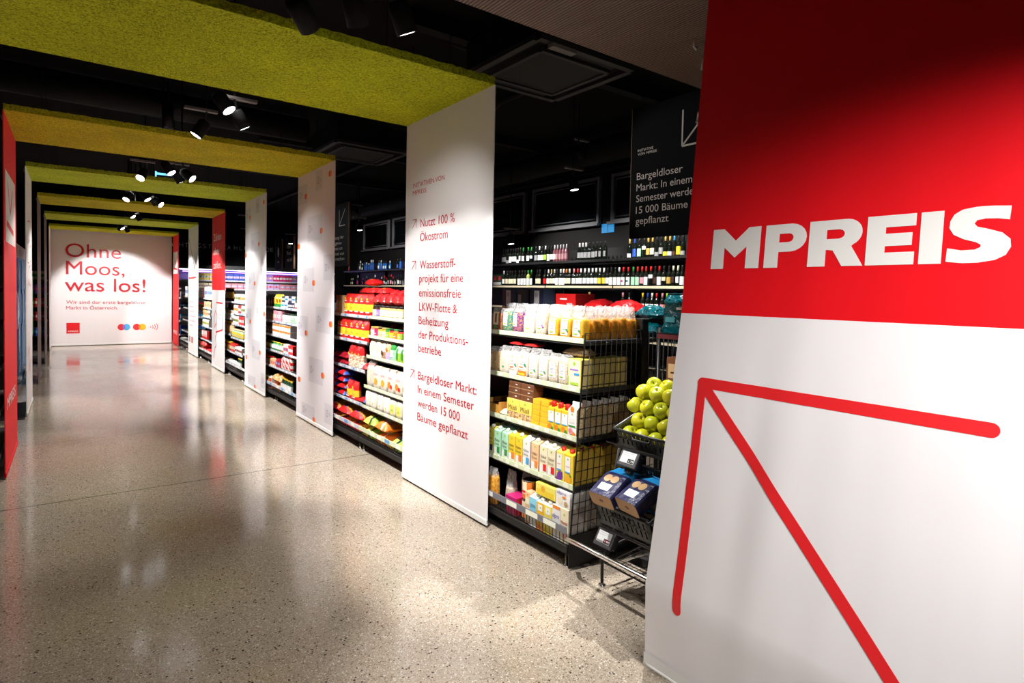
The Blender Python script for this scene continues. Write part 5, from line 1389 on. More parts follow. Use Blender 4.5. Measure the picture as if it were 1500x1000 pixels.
for k, (y, up, rz) in enumerate(((6.45, 0, .04), (6.45, .118, -.04), (6.12, 0, .05), (6.12, .118, .02), (5.79, 0, -.05), (5.79, .118, .04))):
    rowput(lay_pe, y, .1, 'big red pasta packet with blue label, %s, %s' % (('far pile bottom', 'far pile top', 'middle pile bottom', 'middle pile top', 'near pile bottom', 'near pile top')[k], W), 'big red pasta packets', up=up, rz=rz, dx=.016)

W = 'top shelf of '+J
HONEY = mat('honey_glass', (.70, .42, .14), .15); DKJ = mat('dark_jar', (.05, .015, .012), .15)
j_dk = jar('jam_jar', .040, .115, DKJ, P('black'), PAPER); j_dv = jar('jam_jar', .040, .115, DKJ, P('black'), P('violet')); j_ho = jar('jam_jar', .045, .115, HONEY, P('black'), CREAM)
fill(5.585, 1.335, W, [(j_dk, .083, 1, 'dark jam jar with white label'), (j_dv, .083, 1, 'dark jam jar with violet label'), (j_ho, .093, 5, 'honey jar with black lid')], .006)
t_bun = pillow('red_bundle', .13, .14, .115, lambda u, v: foil('red_film', (.66, .015, .018), .28), p=2.0, seed=13)
for k in range(5): rowput(t_bun, 5.52-.150*k, 1.335, 'round red packet above jam jars, %s from far end, %s' % (ORD[k], W), 'round red packets on the jars', up=.116, depth=.01)
for k in range(4): rowput(t_bun, 5.50-.16*k, 1.335, 'round red packet in back row, %s from far end, %s' % (ORD[k], W), 'round red packets in the back row', up=.155, depth=.17)
W = 'second shelf of '+J
cols = [('rose', 'gold', 'white'), ('crimson', 'gold', 'magenta'), ('amber', 'black', 'peach'), ('amber', 'gold', 'cream'), ('green', 'green', 'lime'), ('red', 'black', 'yellow'), ('orange', 'green', 'orange'), ('red', 'black', 'lime')]
nm = ['rose jar with white label', 'crimson jar with magenta label', 'amber jar with peach label', 'amber jar with cream label', 'green jar with lime label', 'red jar with yellow label', 'orange jar with green lid', 'red jar with lime label']
y = 5.585
for (a, b, c), n in zip(cols, nm):
    y -= .043; rowput(jar('sauce_jar', .040, .095, P(a), P(b), P(c)), y, 1.145, 'small %s, %s' % (n, W), None); y -= .044
for k in range(3): rowput(t_bun, 5.48-.22*k, 1.145, 'round red packet behind small jars, %s from far end, %s' % (ORD[k], W), 'round red packets behind small jars', depth=.16)
W = 'third shelf of '+J
def twocol(a, b, k=.4): return lambda u, v: P(a) if v < k else P(b)
st = [(stand('cereal_packet', .13, .165, .07, twocol('white', 'cream'), [('bar', -.03, .03, .05, .11, P('cream'))], seed=21), .135, 2, 'white cereal packet'), (stand('cereal_packet', .085, .165, .07, twocol('tan', 'white'), [('disc', 0, .06, .025, P('brown'))], seed=22), .088, 1, 'white packet with brown picture'),
      (stand('cereal_packet', .10, .165, .07, twocol('lilac', 'peach'), [('disc', 0, .10, .02, P('orange'))], seed=23), .105, 1, 'peach packet with lilac foot'), (stand('cereal_packet', .10, .165, .07, lambda u, v: P('green') if v > .65 else P('mint'), [('bar', -.03, .03, .04, .10, PAPER)], seed=24), .105, 1, 'green-topped packet'),
      (stand('cereal_packet', .09, .15, .07, twocol('lime', 'white', .6), [('bar', -.01, .02, .03, .13, P('green'))], seed=25), .095, 2, 'white and lime packet')]
fill(5.585, .945, W, st, .006)
W = 'fourth shelf of '+J
b_rc = bag('rice_bag', RICE, .155, .09, .25, .80, [('bar', -.05, .03, .05, .17, CREAM)], seed=31)
b_ro = bag('rice_bag', mat('cream_film', (.84, .76, .64), .3), .15, .09, .22, .88, [('disc', 0, .07, .035, P('amber')), ('bar', -.04, .04, .13, .15, PINKINK)], filmmat=film('peach_film', (.9, .75, .62), .8), seed=32)
b_rr = bag('rice_bag', mat('cream_film', (.84, .76, .64), .3), .15, .09, .22, .88, [('disc', -.02, .075, .032, P('orange')), ('disc', .025, .06, .022, P('red')), ('bar', -.04, .04, .13, .15, PINKINK)], filmmat=MATS['peach_film'], seed=33)
fill(5.585, .65, W, [(b_rc, .16, 1, 'tall clear rice bag'), (b_ro, .155, 2, 'cream bag with amber picture'), (b_rr, .155, 3, 'cream bag with orange-red picture')], .004, .04)
W = 'fifth shelf of '+J
b_rw = bag('rice_bag', mat('cream_film', (.84, .76, .64), .3), .135, .08, .17, .9, [('bar', -.04, .04, .03, .12, PAPER), ('disc', 0, .05, .014, P('yellow'))], seed=34)
b_ry = bag('rice_bag', P('cream'), .12, .08, .16, .9, [('bar', -.035, .035, .03, .11, P('lemon')), ('bar', -.02, .02, .05, .07, P('lime'))], seed=35)
fill(5.585, .45, W, [(b_rw, .14, 4, 'white rice bag with yellow dot'), (b_ry, .125, 3, 'cream bag with yellow label')], .004, .04)
W = 'lowest shelf of '+J
def crisp(a, b, c): return lambda u, v: P(a) if u < .55 else (P(b) if u < .72 else P(c))
l_y = pillow('crisp_bag', .25, .26, .11, crisp('lemon', 'darkgreen', 'lime'), seed=41, crimp=P('lemon'), nu=14)
l_y['me'].append(('label', MB().add([(-.075, -.06, .113), (.02, -.06, .115), (.02, .0, .117), (-.075, .0, .115)], [(0, 1, 2, 3)], P('black')).mesh('label'), 0))
l_o = pillow('crisp_bag', .23, .26, .11, crisp('orange', 'white', 'orange'), seed=42, crimp=P('orange'), nu=14)
l_o['me'].append(('label', MB().add([(-.05, -.06, .113), (.05, -.06, .115), (.05, .03, .117), (-.05, .03, .115)], [(0, 1, 2, 3)], PAPER).mesh('label'), 0))
for k, (t, y, up, n) in enumerate(((l_y, 5.43, 0, 'yellow snack bag with dark label, lower one by the upright'), (l_y, 5.41, .124, 'yellow snack bag with dark label, upper one by the upright'), (l_o, 5.14, 0, 'orange snack bag with white label, lower one'), (l_o, 5.14, .124, 'orange snack bag with white label, upper one'), (l_y, 4.86, 0, 'yellow snack bag next to the text banner'))):
    rowput(t, y, .1, n+', '+W, None, up=up)

# ------------------------------------------------------------------ racks in the gap between the two logo banners (7.95 - 9.75)
G = 'between logo banners'
def bx(col, w, h, a=(), d=.10, nm='carton', cat='carton'): return boxp(nm, w, d, h, P(col), a, cat)
def band(w, h, c1, c2=None, z=.35, k=.3):
    a = [('bar', -w/2+.001, w/2-.001, h*z, h*(z+k), P(c1))]
    if c2: a.append(('disc', 0, h*(z+k*.5), min(w, h)*.16, P(c2)))
    return a
s_dk = stand('dark_packet', .15, .19, .08, twocol('darkbrown', 'black'), [('bar', -.04, .04, .05, .10, P('rose'))], seed=51)
s_yg = stand('herb_packet', .13, .19, .08, lambda u, v: P('green') if v < .3 else P('yellow'), [('disc', 0, .10, .03, P('red')), ('bar', -.03, .03, .13, .15, PAPER)], seed=52)
b_bw = bx('white', .15, .085, band(.15, .085, 'sky', 'navy'), nm='soup_carton'); b_bn = bx('navy', .15, .085, band(.15, .085, 'white', 'red'), nm='soup_carton'); b_rw_ = bx('white', .13, .085, band(.13, .085, 'red', None, .05), nm='soup_carton')
fill(9.66, 1.32, 'top shelf '+G, [(s_dk, .155, 3, 'dark packet with rose label'), (s_yg, .135, 3, 'yellow packet with green foot'), (b_bw, .155, 2, 'white and blue carton'), (b_bn, .155, 2, 'navy carton with white band'), (b_rw_, .135, 1, 'white carton with red foot')], .005, .03)
for k, y in enumerate((8.64, 8.48, 8.325, 8.165)): rowput((b_bn, b_bw)[k % 2], y, 1.32, '%s carton on second tier, %s from far end, top shelf %s' % (('navy', 'white')[k % 2], ORD[k//2], G), 'second tier cartons', up=.0855)
b_bro = bx('brown', .11, .11, band(.11, .11, 'darkbrown', 'rose'), nm='biscuit_carton'); s_pk = bx('pink', .10, .15, band(.10, .15, 'white', 'red'), nm='cracker_carton'); s_am = bx('amber', .06, .10, band(.06, .10, 'yellow'), nm='small_carton')
j_gw = jar('yoghurt_jar', .045, .13, P('white'), P('darkgreen'), P('mint')); j_bw2 = jar('yoghurt_jar', .045, .13, P('white'), P('black'), PAPER)
fill(9.66, 1.12, 'second shelf '+G, [(b_bro, .115, 4, 'brown carton with rose dot'), (s_am, .065, 1, 'small amber carton'), (s_pk, .105, 4, 'pink carton with red dot'), (j_bw2, .093, 4, 'white jar with black lid'), (j_gw, .093, 4, 'white jar with green lid')], .004)
b_bk = bx('black', .13, .11, band(.13, .11, 'darkbrown', 'gold'), nm='coffee_carton'); b_ow = bx('white', .12, .082, band(.12, .085, 'orange', None, .62, .33), nm='noodle_carton')
fill(9.66, .92, 'third shelf '+G, [(b_bk, .135, 4, 'black carton with gold dot'), (b_ow, .125, 7, 'white carton with orange band')], .004)
for k in range(7): rowput(b_ow, 9.043-.129*k, .92, 'orange-banded carton on second tier, %s from far end, third shelf %s' % (ORD[k], G), 'white and orange cartons on the second tier', up=.083, depth=.003)
p_br = flask('spice_pot', .042, .12, P('brown'), P('darkbrown'), P('gold')); p_gr = flask('spice_pot', .042, .12, P('green'), P('yellow'), PAPER); p_or = flask('spice_pot', .042, .12, P('orange'), P('yellow'), PAPER)
b_rs = bx('white', .10, .13, band(.10, .13, 'red', 'sky', .3, .35), nm='soup_carton'); b_re = bx('red', .10, .13, band(.10, .13, 'white', 'sky'), nm='soup_carton')
fill(9.66, .70, 'fourth shelf '+G, [(p_br, .088, 5, 'brown spice pot'), (p_gr, .088, 6, 'green pot with yellow lid'), (p_or, .088, 2, 'orange pot with yellow lid'), (b_rs, .105, 2, 'white carton with red band'), (b_re, .105, 2, 'red carton with white band')], .004)
j_rl = jar('sauce_jar', .045, .12, P('brown'), P('red'), P('tan')); b_mx = bx('crimson', .10, .12, band(.10, .12, 'blue', 'white'), nm='sweet_carton'); b_ma = bx('peach', .09, .10, band(.09, .10, 'red', 'white'), nm='sweet_carton')
s_wr = stand('biscuit_packet', .14, .19, .09, lambda u, v: P('white') if int(u*4+v*5) % 2 else P('red'), (), seed=54)
fill(9.66, .475, 'fifth shelf '+G, [(j_rl, .093, 6, 'brown jar with red lid'), (b_ma, .095, 3, 'peach carton with red band'), (b_mx, .105, 2, 'crimson carton with blue band'), (s_wr, .145, 3, 'red and white biscuit packet')], .004)
b_gn = flask('oil_bottle', .04, .24, P('olive'), P('darkgreen'), P('lime')); b_yb = bx('white', .15, .16, [('bar', -.074, -.02, .004, .155, P('lime')), ('bar', -.02, .074, .004, .155, P('red')), ('bar', -.03, .03, .04, .10, PAPER)], nm='snack_carton')
net = pillow('orange_net', .20, .22, .11, lambda u, v: speck('orange_net_film', (.75, .20, .03), (.88, .50, .22), 40, .4, .6, .4), seed=55, crimp=P('red'))
b_gb = flask('sauce_bottle', .032, .22, P('darkgreen'), P('yellow'), PAPER)
yy = fill(9.66, .1, 'lowest shelf '+G, [(b_gn, .085, 5, 'olive oil bottle'), (b_yb, .155, 2, 'white, lime and red carton')], .004)
for k, (dy, up) in enumerate(((.11, 0), (.11, .126), (.337, 0), (.337, .126))): rowput(net, yy-dy, .1, 'orange mesh bag, %s, lowest shelf %s' % (('far pile bottom', 'far pile top', 'near pile bottom', 'near pile middle', 'near pile top')[k], G), 'orange mesh bags', up=up)
fill(yy-.44, .1, 'lowest shelf '+G, [(b_gb, .068, 7, 'dark green sauce bottle')], .004)

# ------------------------------------------------------------------ racks just past the narrow logo banner (10.75 - 12.7)
G = 'past narrow logo banner'
b_cb = flask('syrup_bottle', .04, .26, P('darkbrown'), P('gold'), P('gold')); s_wg = bx('white', .11, .15, band(.11, .15, 'green', 'red'), nm='tea_carton'); s_or2 = bx('white', .11, .15, band(.11, .15, 'orange', 'yellow'), nm='tea_carton')
j_gold = jar('pickle_jar', .05, .15, P('olive'), P('gold'), P('cream')); j_sil = jar('pickle_jar', .05, .15, P('tan'), P('silver'), PAPER); b_amb = flask('juice_bottle', .042, .23, P('tan'), P('amber'), P('peach'))
j_red = jar('tomato_jar', .05, .15, P('darkred'), P('yellow'), P('amber')); s_rg = bx('red', .12, .15, band(.12, .15, 'white', 'green'), nm='soup_carton'); s_wr2 = bx('white', .12, .12, band(.12, .12, 'black', 'red'), nm='soup_carton')
j_cr = jar('beet_jar', .05, .16, P('crimson'), P('darkred'), P('rose')); b_wf = bx('white', .20, .12, band(.20, .12, 'red', 'black'), nm='flour_carton')
D_Y = 12.74
fill(D_Y, 1.33, 'top shelf '+G, [(b_cb, .085, 8, 'dark bottle with gold cap')], .004)
fill(D_Y, 1.02, 'second shelf '+G, [(j_gold, .105, 4, 'olive jar with gold lid'), (j_sil, .105, 4, 'tan jar with silver lid')], .004)
fill(D_Y, .73, 'third shelf '+G, [(b_amb, .088, 10, 'tan bottle with amber cap')], .004)
fill(D_Y, .44, 'fourth shelf '+G, [(j_red, .104, 8, 'dark red jar with yellow lid')], .004)
fill(D_Y, .1, 'lowest shelf '+G, [(j_cr, .104, 4, 'crimson jar'), (b_wf, .205, 2, 'white flour carton with red band')], .004)
D_Y2 = 11.79
fill(D_Y2, 1.33, 'top shelf near '+'narrow logo banner', [(s_wg, .115, 4, 'white carton with green band'), (s_or2, .115, 4, 'white carton with orange band')], .004)
fill(D_Y2, 1.13, 'second shelf near narrow logo banner', [(s_or2, .115, 3, 'white carton with orange band'), (s_rg, .125, 2, 'red carton with white band'), (s_wg, .115, 3, 'white carton with green band')], .004)
fill(D_Y2, .935, 'third shelf near narrow logo banner', [(s_wg, .115, 4, 'white carton with green band'), (s_rg, .125, 3, 'red carton with white band')], .004)
j_mint = jar('pesto_jar', .05, .16, P('mint'), P('peach'), P('yellow'))
fill(D_Y2, .69, 'fourth shelf near narrow logo banner', [(j_mint, .105, 8, 'mint jar with peach lid')], .004)
fill(D_Y2, .43, 'fifth shelf near narrow logo banner', [(s_rg, .125, 3, 'red carton with white band'), (s_wr2, .125, 4, 'white carton with black band')], .004)
fill(D_Y2, .1, 'lowest shelf near narrow logo banner', [(b_wf, .205, 3, 'white flour carton with red band'), (b_gb, .068, 4, 'dark green bottle')], .004)

# ------------------------------------------------------------------ racks between the red-topped and the slim white banner (13.9 - 15.8)
G = 'beside slim white banner'
b_ce = bx('tan', .18, .24, band(.18, .24, 'brown', 'cream'), nm='cereal_carton'); b_cw = bx('white', .16, .26, band(.16, .26, 'sky', 'red'), nm='cereal_carton'); b_cr = bx('rose', .16, .24, band(.16, .24, 'brown', 'cream'), nm='cereal_carton')
fill(15.80, 1.34, 'top shelf '+G, [(b_ce, .185, 3, 'tan cereal carton'), (b_cr, .165, 2, 'rose cereal carton')], .005)
fill(15.80, 1.05, 'second shelf '+G, [(j_red, .104, 8, 'dark red jar with yellow lid')], .004)
fill(15.80, .74, 'third shelf '+G, [(b_bro, .115, 8, 'brown carton with rose dot')], .004)
fill(15.80, .46, 'fourth shelf '+G, [(j_sil, .105, 8, 'tan jar with silver lid')], .004)
fill(15.80, .1, 'lowest shelf '+G, [(b_gn, .085, 6, 'olive oil bottle'), (b_ce, .185, 2, 'tan cereal carton')], .004)
G = 'past red-topped banner'
fill(14.85, 1.34, 'top shelf '+G, [(b_cw, .165, 5, 'white and blue cereal carton')], .005)
b_cp = bx('peach', .13, .14, band(.13, .14, 'orange', 'white'), nm='snack_carton')
fill(14.85, 1.13, 'second shelf '+G, [(b_cp, .135, 6, 'peach carton with orange band')], .004)
fill(14.85, .94, 'third shelf '+G, [(b_cp, .135, 4, 'peach carton with orange band'), (s_wg, .115, 2, 'white carton with green band')], .004)
b_gl = bx('white', .12, .15, band(.12, .15, 'lime', 'orange'), nm='snack_carton')
fill(14.85, .73, 'fourth shelf '+G, [(b_gl, .125, 6, 'white carton with lime band')], .004)
c_rd = can('soup_can', .05, .20, P('red'), PAPER)
fill(14.85, .45, 'fifth shelf '+G, [(c_rd, .104, 6, 'tall red can')], .004)
lay_rr = pillow('red_bag', .26, .22, .12, lambda u, v: P('red') if v < .7 else P('white'), seed=61, crimp=P('red'))
for k, (y, up) in enumerate(((14.70, 0), (14.70, .138), (14.41, 0), (14.41, .138), (14.12, 0))): rowput(lay_rr, y, .1, 'big red bag lying, %s, lowest shelf %s' % (('far pile bottom', 'far pile top', 'middle pile bottom', 'middle pile top', 'near one')[k], G), 'big red bags', up=up)
# end of the row
G = 'at the row end'
fill(17.74, .1, 'lowest shelf '+G, [(b_wf, .205, 3, 'white flour carton with red band')], .004)
fill(17.74, 1.34, 'top shelf '+G, [(b_cw, .165, 4, 'white and blue cereal carton')], .004)

# ================================================================== lit display against the back wall
YD = 19.35
dr = thing('lit_display', 'tall lit wall display with violet LED light and rows of packets at the back', 'wall display')
part('back_panel', MB().box(2.42, 7.0, 20.0, 20.03, .1, 2.2, mat('display_white', (.55, .55, .58), .5)), dr)
part('plinth', MB().box(2.42, 7.0, YD+.05, 20.0, 0, .16, BLACK), dr)
part('top_housing', MB().box(2.42, 7.0, YD-.02, 20.03, 2.12, 2.24, DARK), dr)
part('led_strip', MB().box(2.42, 7.0, YD-.015, YD+.02, 2.095, 2.118, mat('led_white', (.9, .9, 1), .4, emit=(.82, .82, 1.0), estr=4.5)), dr)
part('violet_glow_strip', MB().box(2.6, 6.9, YD+.35, YD+.38, 2.04, 2.07, mat('led_violet', (.4, .2, .9), .4, emit=(.30, .14, 1.0), estr=7)), dr)
DL = [.22, .62, .98, 1.28, 1.55, 1.80]
for z in DL:
    s = part('shelf', MB().cbox(2.42, 7.0, YD, 20.0, z-.03, z, mat('display_shelf', (.5, .5, .53), .4), .003), dr)
    part('price_rail', MB().box(2.42, 7.0, YD-.010, YD-.001, z-.035, z+.008, mat('rail_white', (.62, .62, .68), .4)), s)
def dfill(x, x1, z, row, items, seed):
    rd = random.Random(seed); cnt = {}
    while x < x1:
        t, wd, ds = items[rd.randrange(len(items))]
        n = rd.randint(2, 4)
        for k in range(n):
            i = cnt.get(ds, 0); cnt[ds] = i+1
            hd = max(abs(v.co.y) for v in t['me'][0][1].vertices)
            put(t, (x+wd/2, YD+.01+hd, z+.0008), check('%s, %s from end wall banner, %s shelf of lit display' % (ds, ORD[i] if i < 20 else 'far', row)), ds+', lit display', 0)
            x += wd+.012
q = lambda c, w, h, a, b=None: boxp('toiletry_carton', w, .08, h, P(c), band(w, h, a, b), 'carton')
VI = [(q('blue', .16, .20, 'lilac', 'pink'), .16, 'blue carton with lilac band'), (q('violet', .15, .20, 'pink', 'white'), .15, 'violet carton with pink band'), (q('magenta', .18, .20, 'white', 'pink'), .18, 'magenta carton with white band'), (q('lilac', .14, .20, 'white'), .14, 'lilac carton with white band')]
PI_ = [(q('pink', .16, .17, 'lilac', 'white'), .16, 'pink carton with lilac band'), (q('lilac', .17, .17, 'pink', 'magenta'), .17, 'lilac carton with pink band'), (q('pink', .13, .15, 'magenta', 'white'), .13, 'pink carton with magenta band')]
dfill(2.95, 3.5, 1.80, 'top', [(q('lemon', .14, .20, 'white', 'green'), .14, 'lemon carton with white band'), (q('mint', .12, .19, 'white'), .12, 'mint carton with white band')], 1)
dfill(3.55, 6.7, 1.80, 'top', VI, 2)
dfill(2.95, 3.45, 1.55, 'second', [(q('cream', .13, .17, 'grey', 'pink'), .13, 'cream carton with grey band'), (q('white', .10, .16, 'mint'), .10, 'white carton with mint band')], 3)
dfill(3.5, 6.7, 1.55, 'second', PI_, 4)
dfill(2.50, 3.4, 1.28, 'third', [(q('silver', .12, .16, 'black'), .12, 'silver carton with black band'), (q('white', .12, .17, 'sky'), .12, 'white carton with blue band')], 5)
dfill(2.50, 3.4, .98, 'fourth', [(q('navy', .14, .16, 'sky', 'white'), .14, 'navy carton with blue band'), (q('crimson', .12, .16, 'blue'), .12, 'crimson carton with blue band')], 6)
dfill(2.50, 3.4, .62, 'fifth', [(q('amber', .20, .17, 'red', 'yellow'), .20, 'amber carton with red band'), (q('sky', .16, .18, 'white'), .16, 'sky blue carton with white band')], 7)
dfill(2.50, 3.4, .22, 'lowest', [(q('blue', .18, .26, 'sky', 'white'), .18, 'big blue carton with sky band'), (q('sky', .20, .22, 'white', 'blue'), .20, 'big sky blue carton')], 8)
# the same display carries on past the other edge of the end wall banner
dl = thing('wall_shelf_unit', 'narrow dark shelf unit with colourful packets beside the end wall banner', 'shelf unit')
part('back_panel', MB().box(-1.5, -.52, 19.9, 19.93, 0, 2.2, BLACK), dl)
for z in (.25, .65, 1.0, 1.35, 1.70): part('shelf', MB().box(-1.5, -.52, 19.45, 19.9, z-.03, z, DECK), dl)
cl = [('blue', 'sky'), ('crimson', 'pink'), ('red', 'peach'), ('purple', 'magenta'), ('cream', 'green')]
for k, z in enumerate((.25, .65, 1.0, 1.35, 1.70)):
    t = q(cl[k][0], .13, .22, cl[k][1])
    for j in range(3): put(t, (-.60-.14*j, 19.52, z+.001), check('%s carton, %s from the end wall banner, %s shelf of narrow unit' % (cl[k][0], ORD[j], ('lowest', 'second', 'third', 'fourth', 'top')[k])), cl[k][0]+' cartons on the narrow shelf unit', 0)

# ================================================================== wine shelves along the window wall
def wrack(y0, y1, label):
    t = thing('wine_shelf', label, 'wine shelf', (0, 0, 0), 0, 'wine shelves along the window wall')
    part('back_panel', MB().box(7.50, 7.53, y0, y1, .1, 2.42, BLACK), t)
    for y in (y0+.02, y1-.02): part('upright', MB().box(7.44, 7.50, y-.02, y+.02, 0, 2.45, BLACK), t)
    for z, ry in ((2.175, DARK), (1.735, mat('wine_rail_cream', (.72, .62, .42), .45)), (1.33, MATS['wine_rail_cream']), (.9, MATS['wine_rail_cream']), (.5, MATS['wine_rail_cream'])):
        s = part('shelf', MB().cbox(7.0, 7.44, y0+.004, y1-.004, z-.03, z, DECK, .003), t)
        part('price_rail', MB().box(6.992, 6.999, y0+.01, y1-.01, z-.025, z+.012, ry), s)
    part('plinth', MB().box(7.05, 7.44, y0+.01, y1-.01, 0, .12, BLACK), t)
ws = [(4.6, 6.7), (6.71, 8.4), (8.41, 10.1), (10.11, 12.2), (12.21, 14.3), (14.31, 16.4), (16.41, 18.5)]
wl = ['black wine shelf unit under the hanging tree-planting sign', 'black wine shelf unit beneath the middle window', 'black wine shelf unit ending at the large text banner', 'black drinks shelf unit behind the large text banner',
      'black drinks shelf unit behind the rice rack', 'black drinks shelf unit behind the red packet rack', 'black drinks shelf unit behind the wide logo banner']
for (a, b), l in zip(ws, wl): wrack(a, b, l)
GL = dict(d=mat('dark_wine_glass', (.006, .008, .005), .08), g=mat('green_wine_glass', (.03, .06, .01), .08), l=mat('lime_wine_glass', (.42, .52, .10), .1), r=mat('rose_wine_glass', (.20, .07, .085), .12), c=mat('clear_wine_glass', (.36, .36, .30), .08), b=mat('blue_glass', (.02, .12, .40), .1))
LC = dict(w=PAPER, c=CREAM, y=P('yellow'), p=P('pink'), m=P('magenta'), g=P('grey'), o=P('gold'), n=P('mint'), u=P('blue'), r=P('red'), l=P('lime'), k=P('darkbrown'), z=mat('rose_label', (.40, .20, .22), .5))
CC = dict(d=P('black'), w=P('white'), g=P('green'), o=P('gold'), r=P('red'), s=P('silver'), y=P('yellow'), b=P('sky'), p=P('pink'), a=P('orange'), u=P('blue'), l=P('lime'), c=P('cream'), m=P('magenta'), n=P('mint'))
NMC = dict(w='white', c='cream', y='yellow', p='pink', m='magenta', g='grey', o='gold', n='mint', u='blue', r='red', l='lime', k='brown', z='rose')
NCC = dict(d='black', w='white', g='green', o='gold', r='red', s='silver', y='yellow', b='light blue', p='pink', a='orange', u='blue', l='lime', c='cream', m='magenta', n='mint')
WT = {}
def wkind(code):
    if code not in WT:
        g, cp, lb = code[0], code[1], code[2]; v = code[3] if len(code) > 3 else ''
        z0, z1 = (.05, .145) if v == '' else {'t': (.03, .15), 's': (.09, .145), 'h': (.13, .185), 'l': (.02, .08), 'n': (.06, .15)}[v]
        WT[code] = wine('wine_bottle', GL[g], CC[cp], LC[lb], z0, z1, .75 if v == 'n' else 1.25, {'m': P('magenta'), 'n': P('teal'), 'u': P('navy'), 'r': P('rose')}.get(code[4]) if len(code) > 4 else None)
    return WT[code]
def wrow(ys, codes, z, row, rng):
    cnt = {}
    for y, c in zip(ys, codes):
        ds = 'wine bottle with %s label and %s cap' % (NMC[c[2]], NCC[c[1]])
        i = cnt.get(ds, 0); cnt[ds] = i+1
        n = sum(1 for q_ in codes if q_[1:3] == c[1:3])
        put(wkind(c), (7.055+rng.uniform(0, .012), y, z+.0008), check('%s, %s%s wine row' % (ds, '' if n == 1 else '%s from far end, ' % ORD[i], row)), 'wine bottles, %s row' % row, -PI/2)
MID = [9.79, 9.69, 9.59, 9.5, 9.41, 9.28, 9.19, 9.1, 8.99, 8.89, 8.72, 8.64, 8.49, 8.38, 8.3, 8.22, 8.14, 8.055, 7.975, 7.89, 7.81, 7.7, 7.61, 7.52, 7.42, 7.33, 7.235, 7.15, 7.065, 6.97, 6.885, 6.805, 6.715, 6.63, 6.54, 6.43, 6.335, 6.245, 6.155, 6.07, 5.985, 5.9, 5.815, 5.73, 5.64, 5.56, 5.48, 5.4]
MC = ['dww', 'ddc', 'ddc', 'ddc', 'ddc', 'ddwt', 'ddwt', 'ddwt', 'lgwt', 'dgwt', 'ddc', 'ddc', 'ddr', 'dww', 'doc', 'dww', 'ddwt', 'dwwt', 'dwwt', 'dac', 'dwc', 'dpw', 'drwr', 'dwwu', 'dww', 'dww', 'dww', 'dww', 'dwy', 'dwy', 'ddw', 'ddwt', 'ddwt', 'dswt', 'drwtm', 'drwtn', 'dgnt', 'drnt', 'drp', 'drwt', 'drwh', 'ddk', 'drwt', 'ddcs', 'ddo', 'dckn', 'dcwn', 'ddwt']
MC = [c if len(c) < 5 or c[3] in 'tshln' else c for c in MC]
MC = ['drw' if c == 'drwr' else 'dww' if c == 'dwwu' else c for c in MC]
TOP = [9.83, 9.75, 9.665, 9.575, 9.495, 9.415, 9.335, 9.25, 9.165, 9.01, 8.91, 8.76, 8.66, 8.575, 8.49, 8.4, 8.31, 8.225, 8.145, 8.06, 7.98, 7.9, 7.57, 7.49, 7.41, 7.33, 7.23, 7.145, 7.06, 6.95, 6.42, 6.31, 6.22, 6.13, 6.045, 5.96, 5.88, 5.80, 5.72, 5.64, 5.56, 5.48, 5.40]
TC = ['ddg', 'ddg', 'ddgl', 'ddwt', 'ddw', 'ddw', 'ddwl', 'ddwn', 'dgw', 'dgw', 'dgws', 'ddg', 'dww', 'ddw', 'dwl', 'ddwt', 'ddwu', 'rww', 'rsz', 'rsz', 'rsz', 'rsz', 'dwg', 'dwg', 'dwg', 'ddg', 'ddg', 'ddgn', 'ddgn', 'ddgn', 'dowl', 'duut', 'ddnt', 'ddwh', 'doo', 'doc', 'ddgl', 'ddg', 'doyl', 'dowl', 'dbkl', 'ddyt', 'ddgl']
TC = ['ddw' if c == 'ddwu' else c for c in TC]
wrow(MID, MC, 1.735, 'middle', random.Random(1)); wrow(TOP, TC, 2.175, 'top', random.Random(2))
LOW = [7.3, 6.54, 6.4, 6.13, 6.03, 5.94, 5.85, 5.75, 5.66, 5.57, 5.48, 5.39]
LCD = ['doc', 'dpw', 'ddg', 'dyw', 'duw', 'dww', 'drw', 'dpp', 'dll', 'dow', 'doy', 'dog']
wrow(LOW, LCD, 1.33, 'low', random.Random(3))
x_gb = boxp('bottle_crate', .30, .20, .24, P('darkgreen'), [('bar', -.12, -.04, .12, .2, P('red')), ('bar', .04, .12, .12, .2, P('red')), ('bar', -.14, .14, .03, .08, PAPER)], 'crate')
for k, y in enumerate((10.02, 10.4)): put(x_gb, (7.15, y, 1.736), check('dark green bottle carton beside the text banner, %s on the middle wine row' % ORD[k]), 'green bottle cartons', -PI/2)
# drinks further along
rw = random.Random(9); cnt = {}; rs = random.Random(17)
for row, z, y0, y1, kinds in (('top', 2.175, 18.2, 14.35, ['dao', 'drr', 'ddr', 'dww', 'bub', 'bwu', 'bwu', 'bwu', 'bdw', 'bwn', 'ddg', 'ddg', 'ddu', 'bdu']), ('middle', 1.735, 18.3, 14.35, ['dll', 'dww', 'dwm', 'drm', 'dgn', 'dac', 'dwp', 'drp', 'drw', 'drp', 'ddg', 'ddw'])):
    kinds = [k.replace('b', 'b') for k in kinds]; y = y0; i = 0
    while y > y1:
        c = kinds[min(len(kinds)-1, max(0, int((y0-y)/(y0-y1)*len(kinds))+rs.choice((-1, 0, 0, 1))))]
        if rs.random() < .3: y -= rw.uniform(.1, .35); continue
        if c[2] == 'b': c = c[:2]+'u'
        ds = 'bottle with %s label and %s cap' % (NMC[c[2]], NCC[c[1]]); j = cnt.get((row, ds), 0); cnt[row, ds] = j+1
        put(wkind(c), (7.06, y, z+.0008), check('%s, %s from far end, %s row behind packet rack' % (ds, ORD[min(j, 19)], row)), 'bottles on the %s drinks row' % row, -PI/2, rs.choice((.72, .8, .9, 1.0)))
        y -= rw.uniform(.12, .2); i += 1
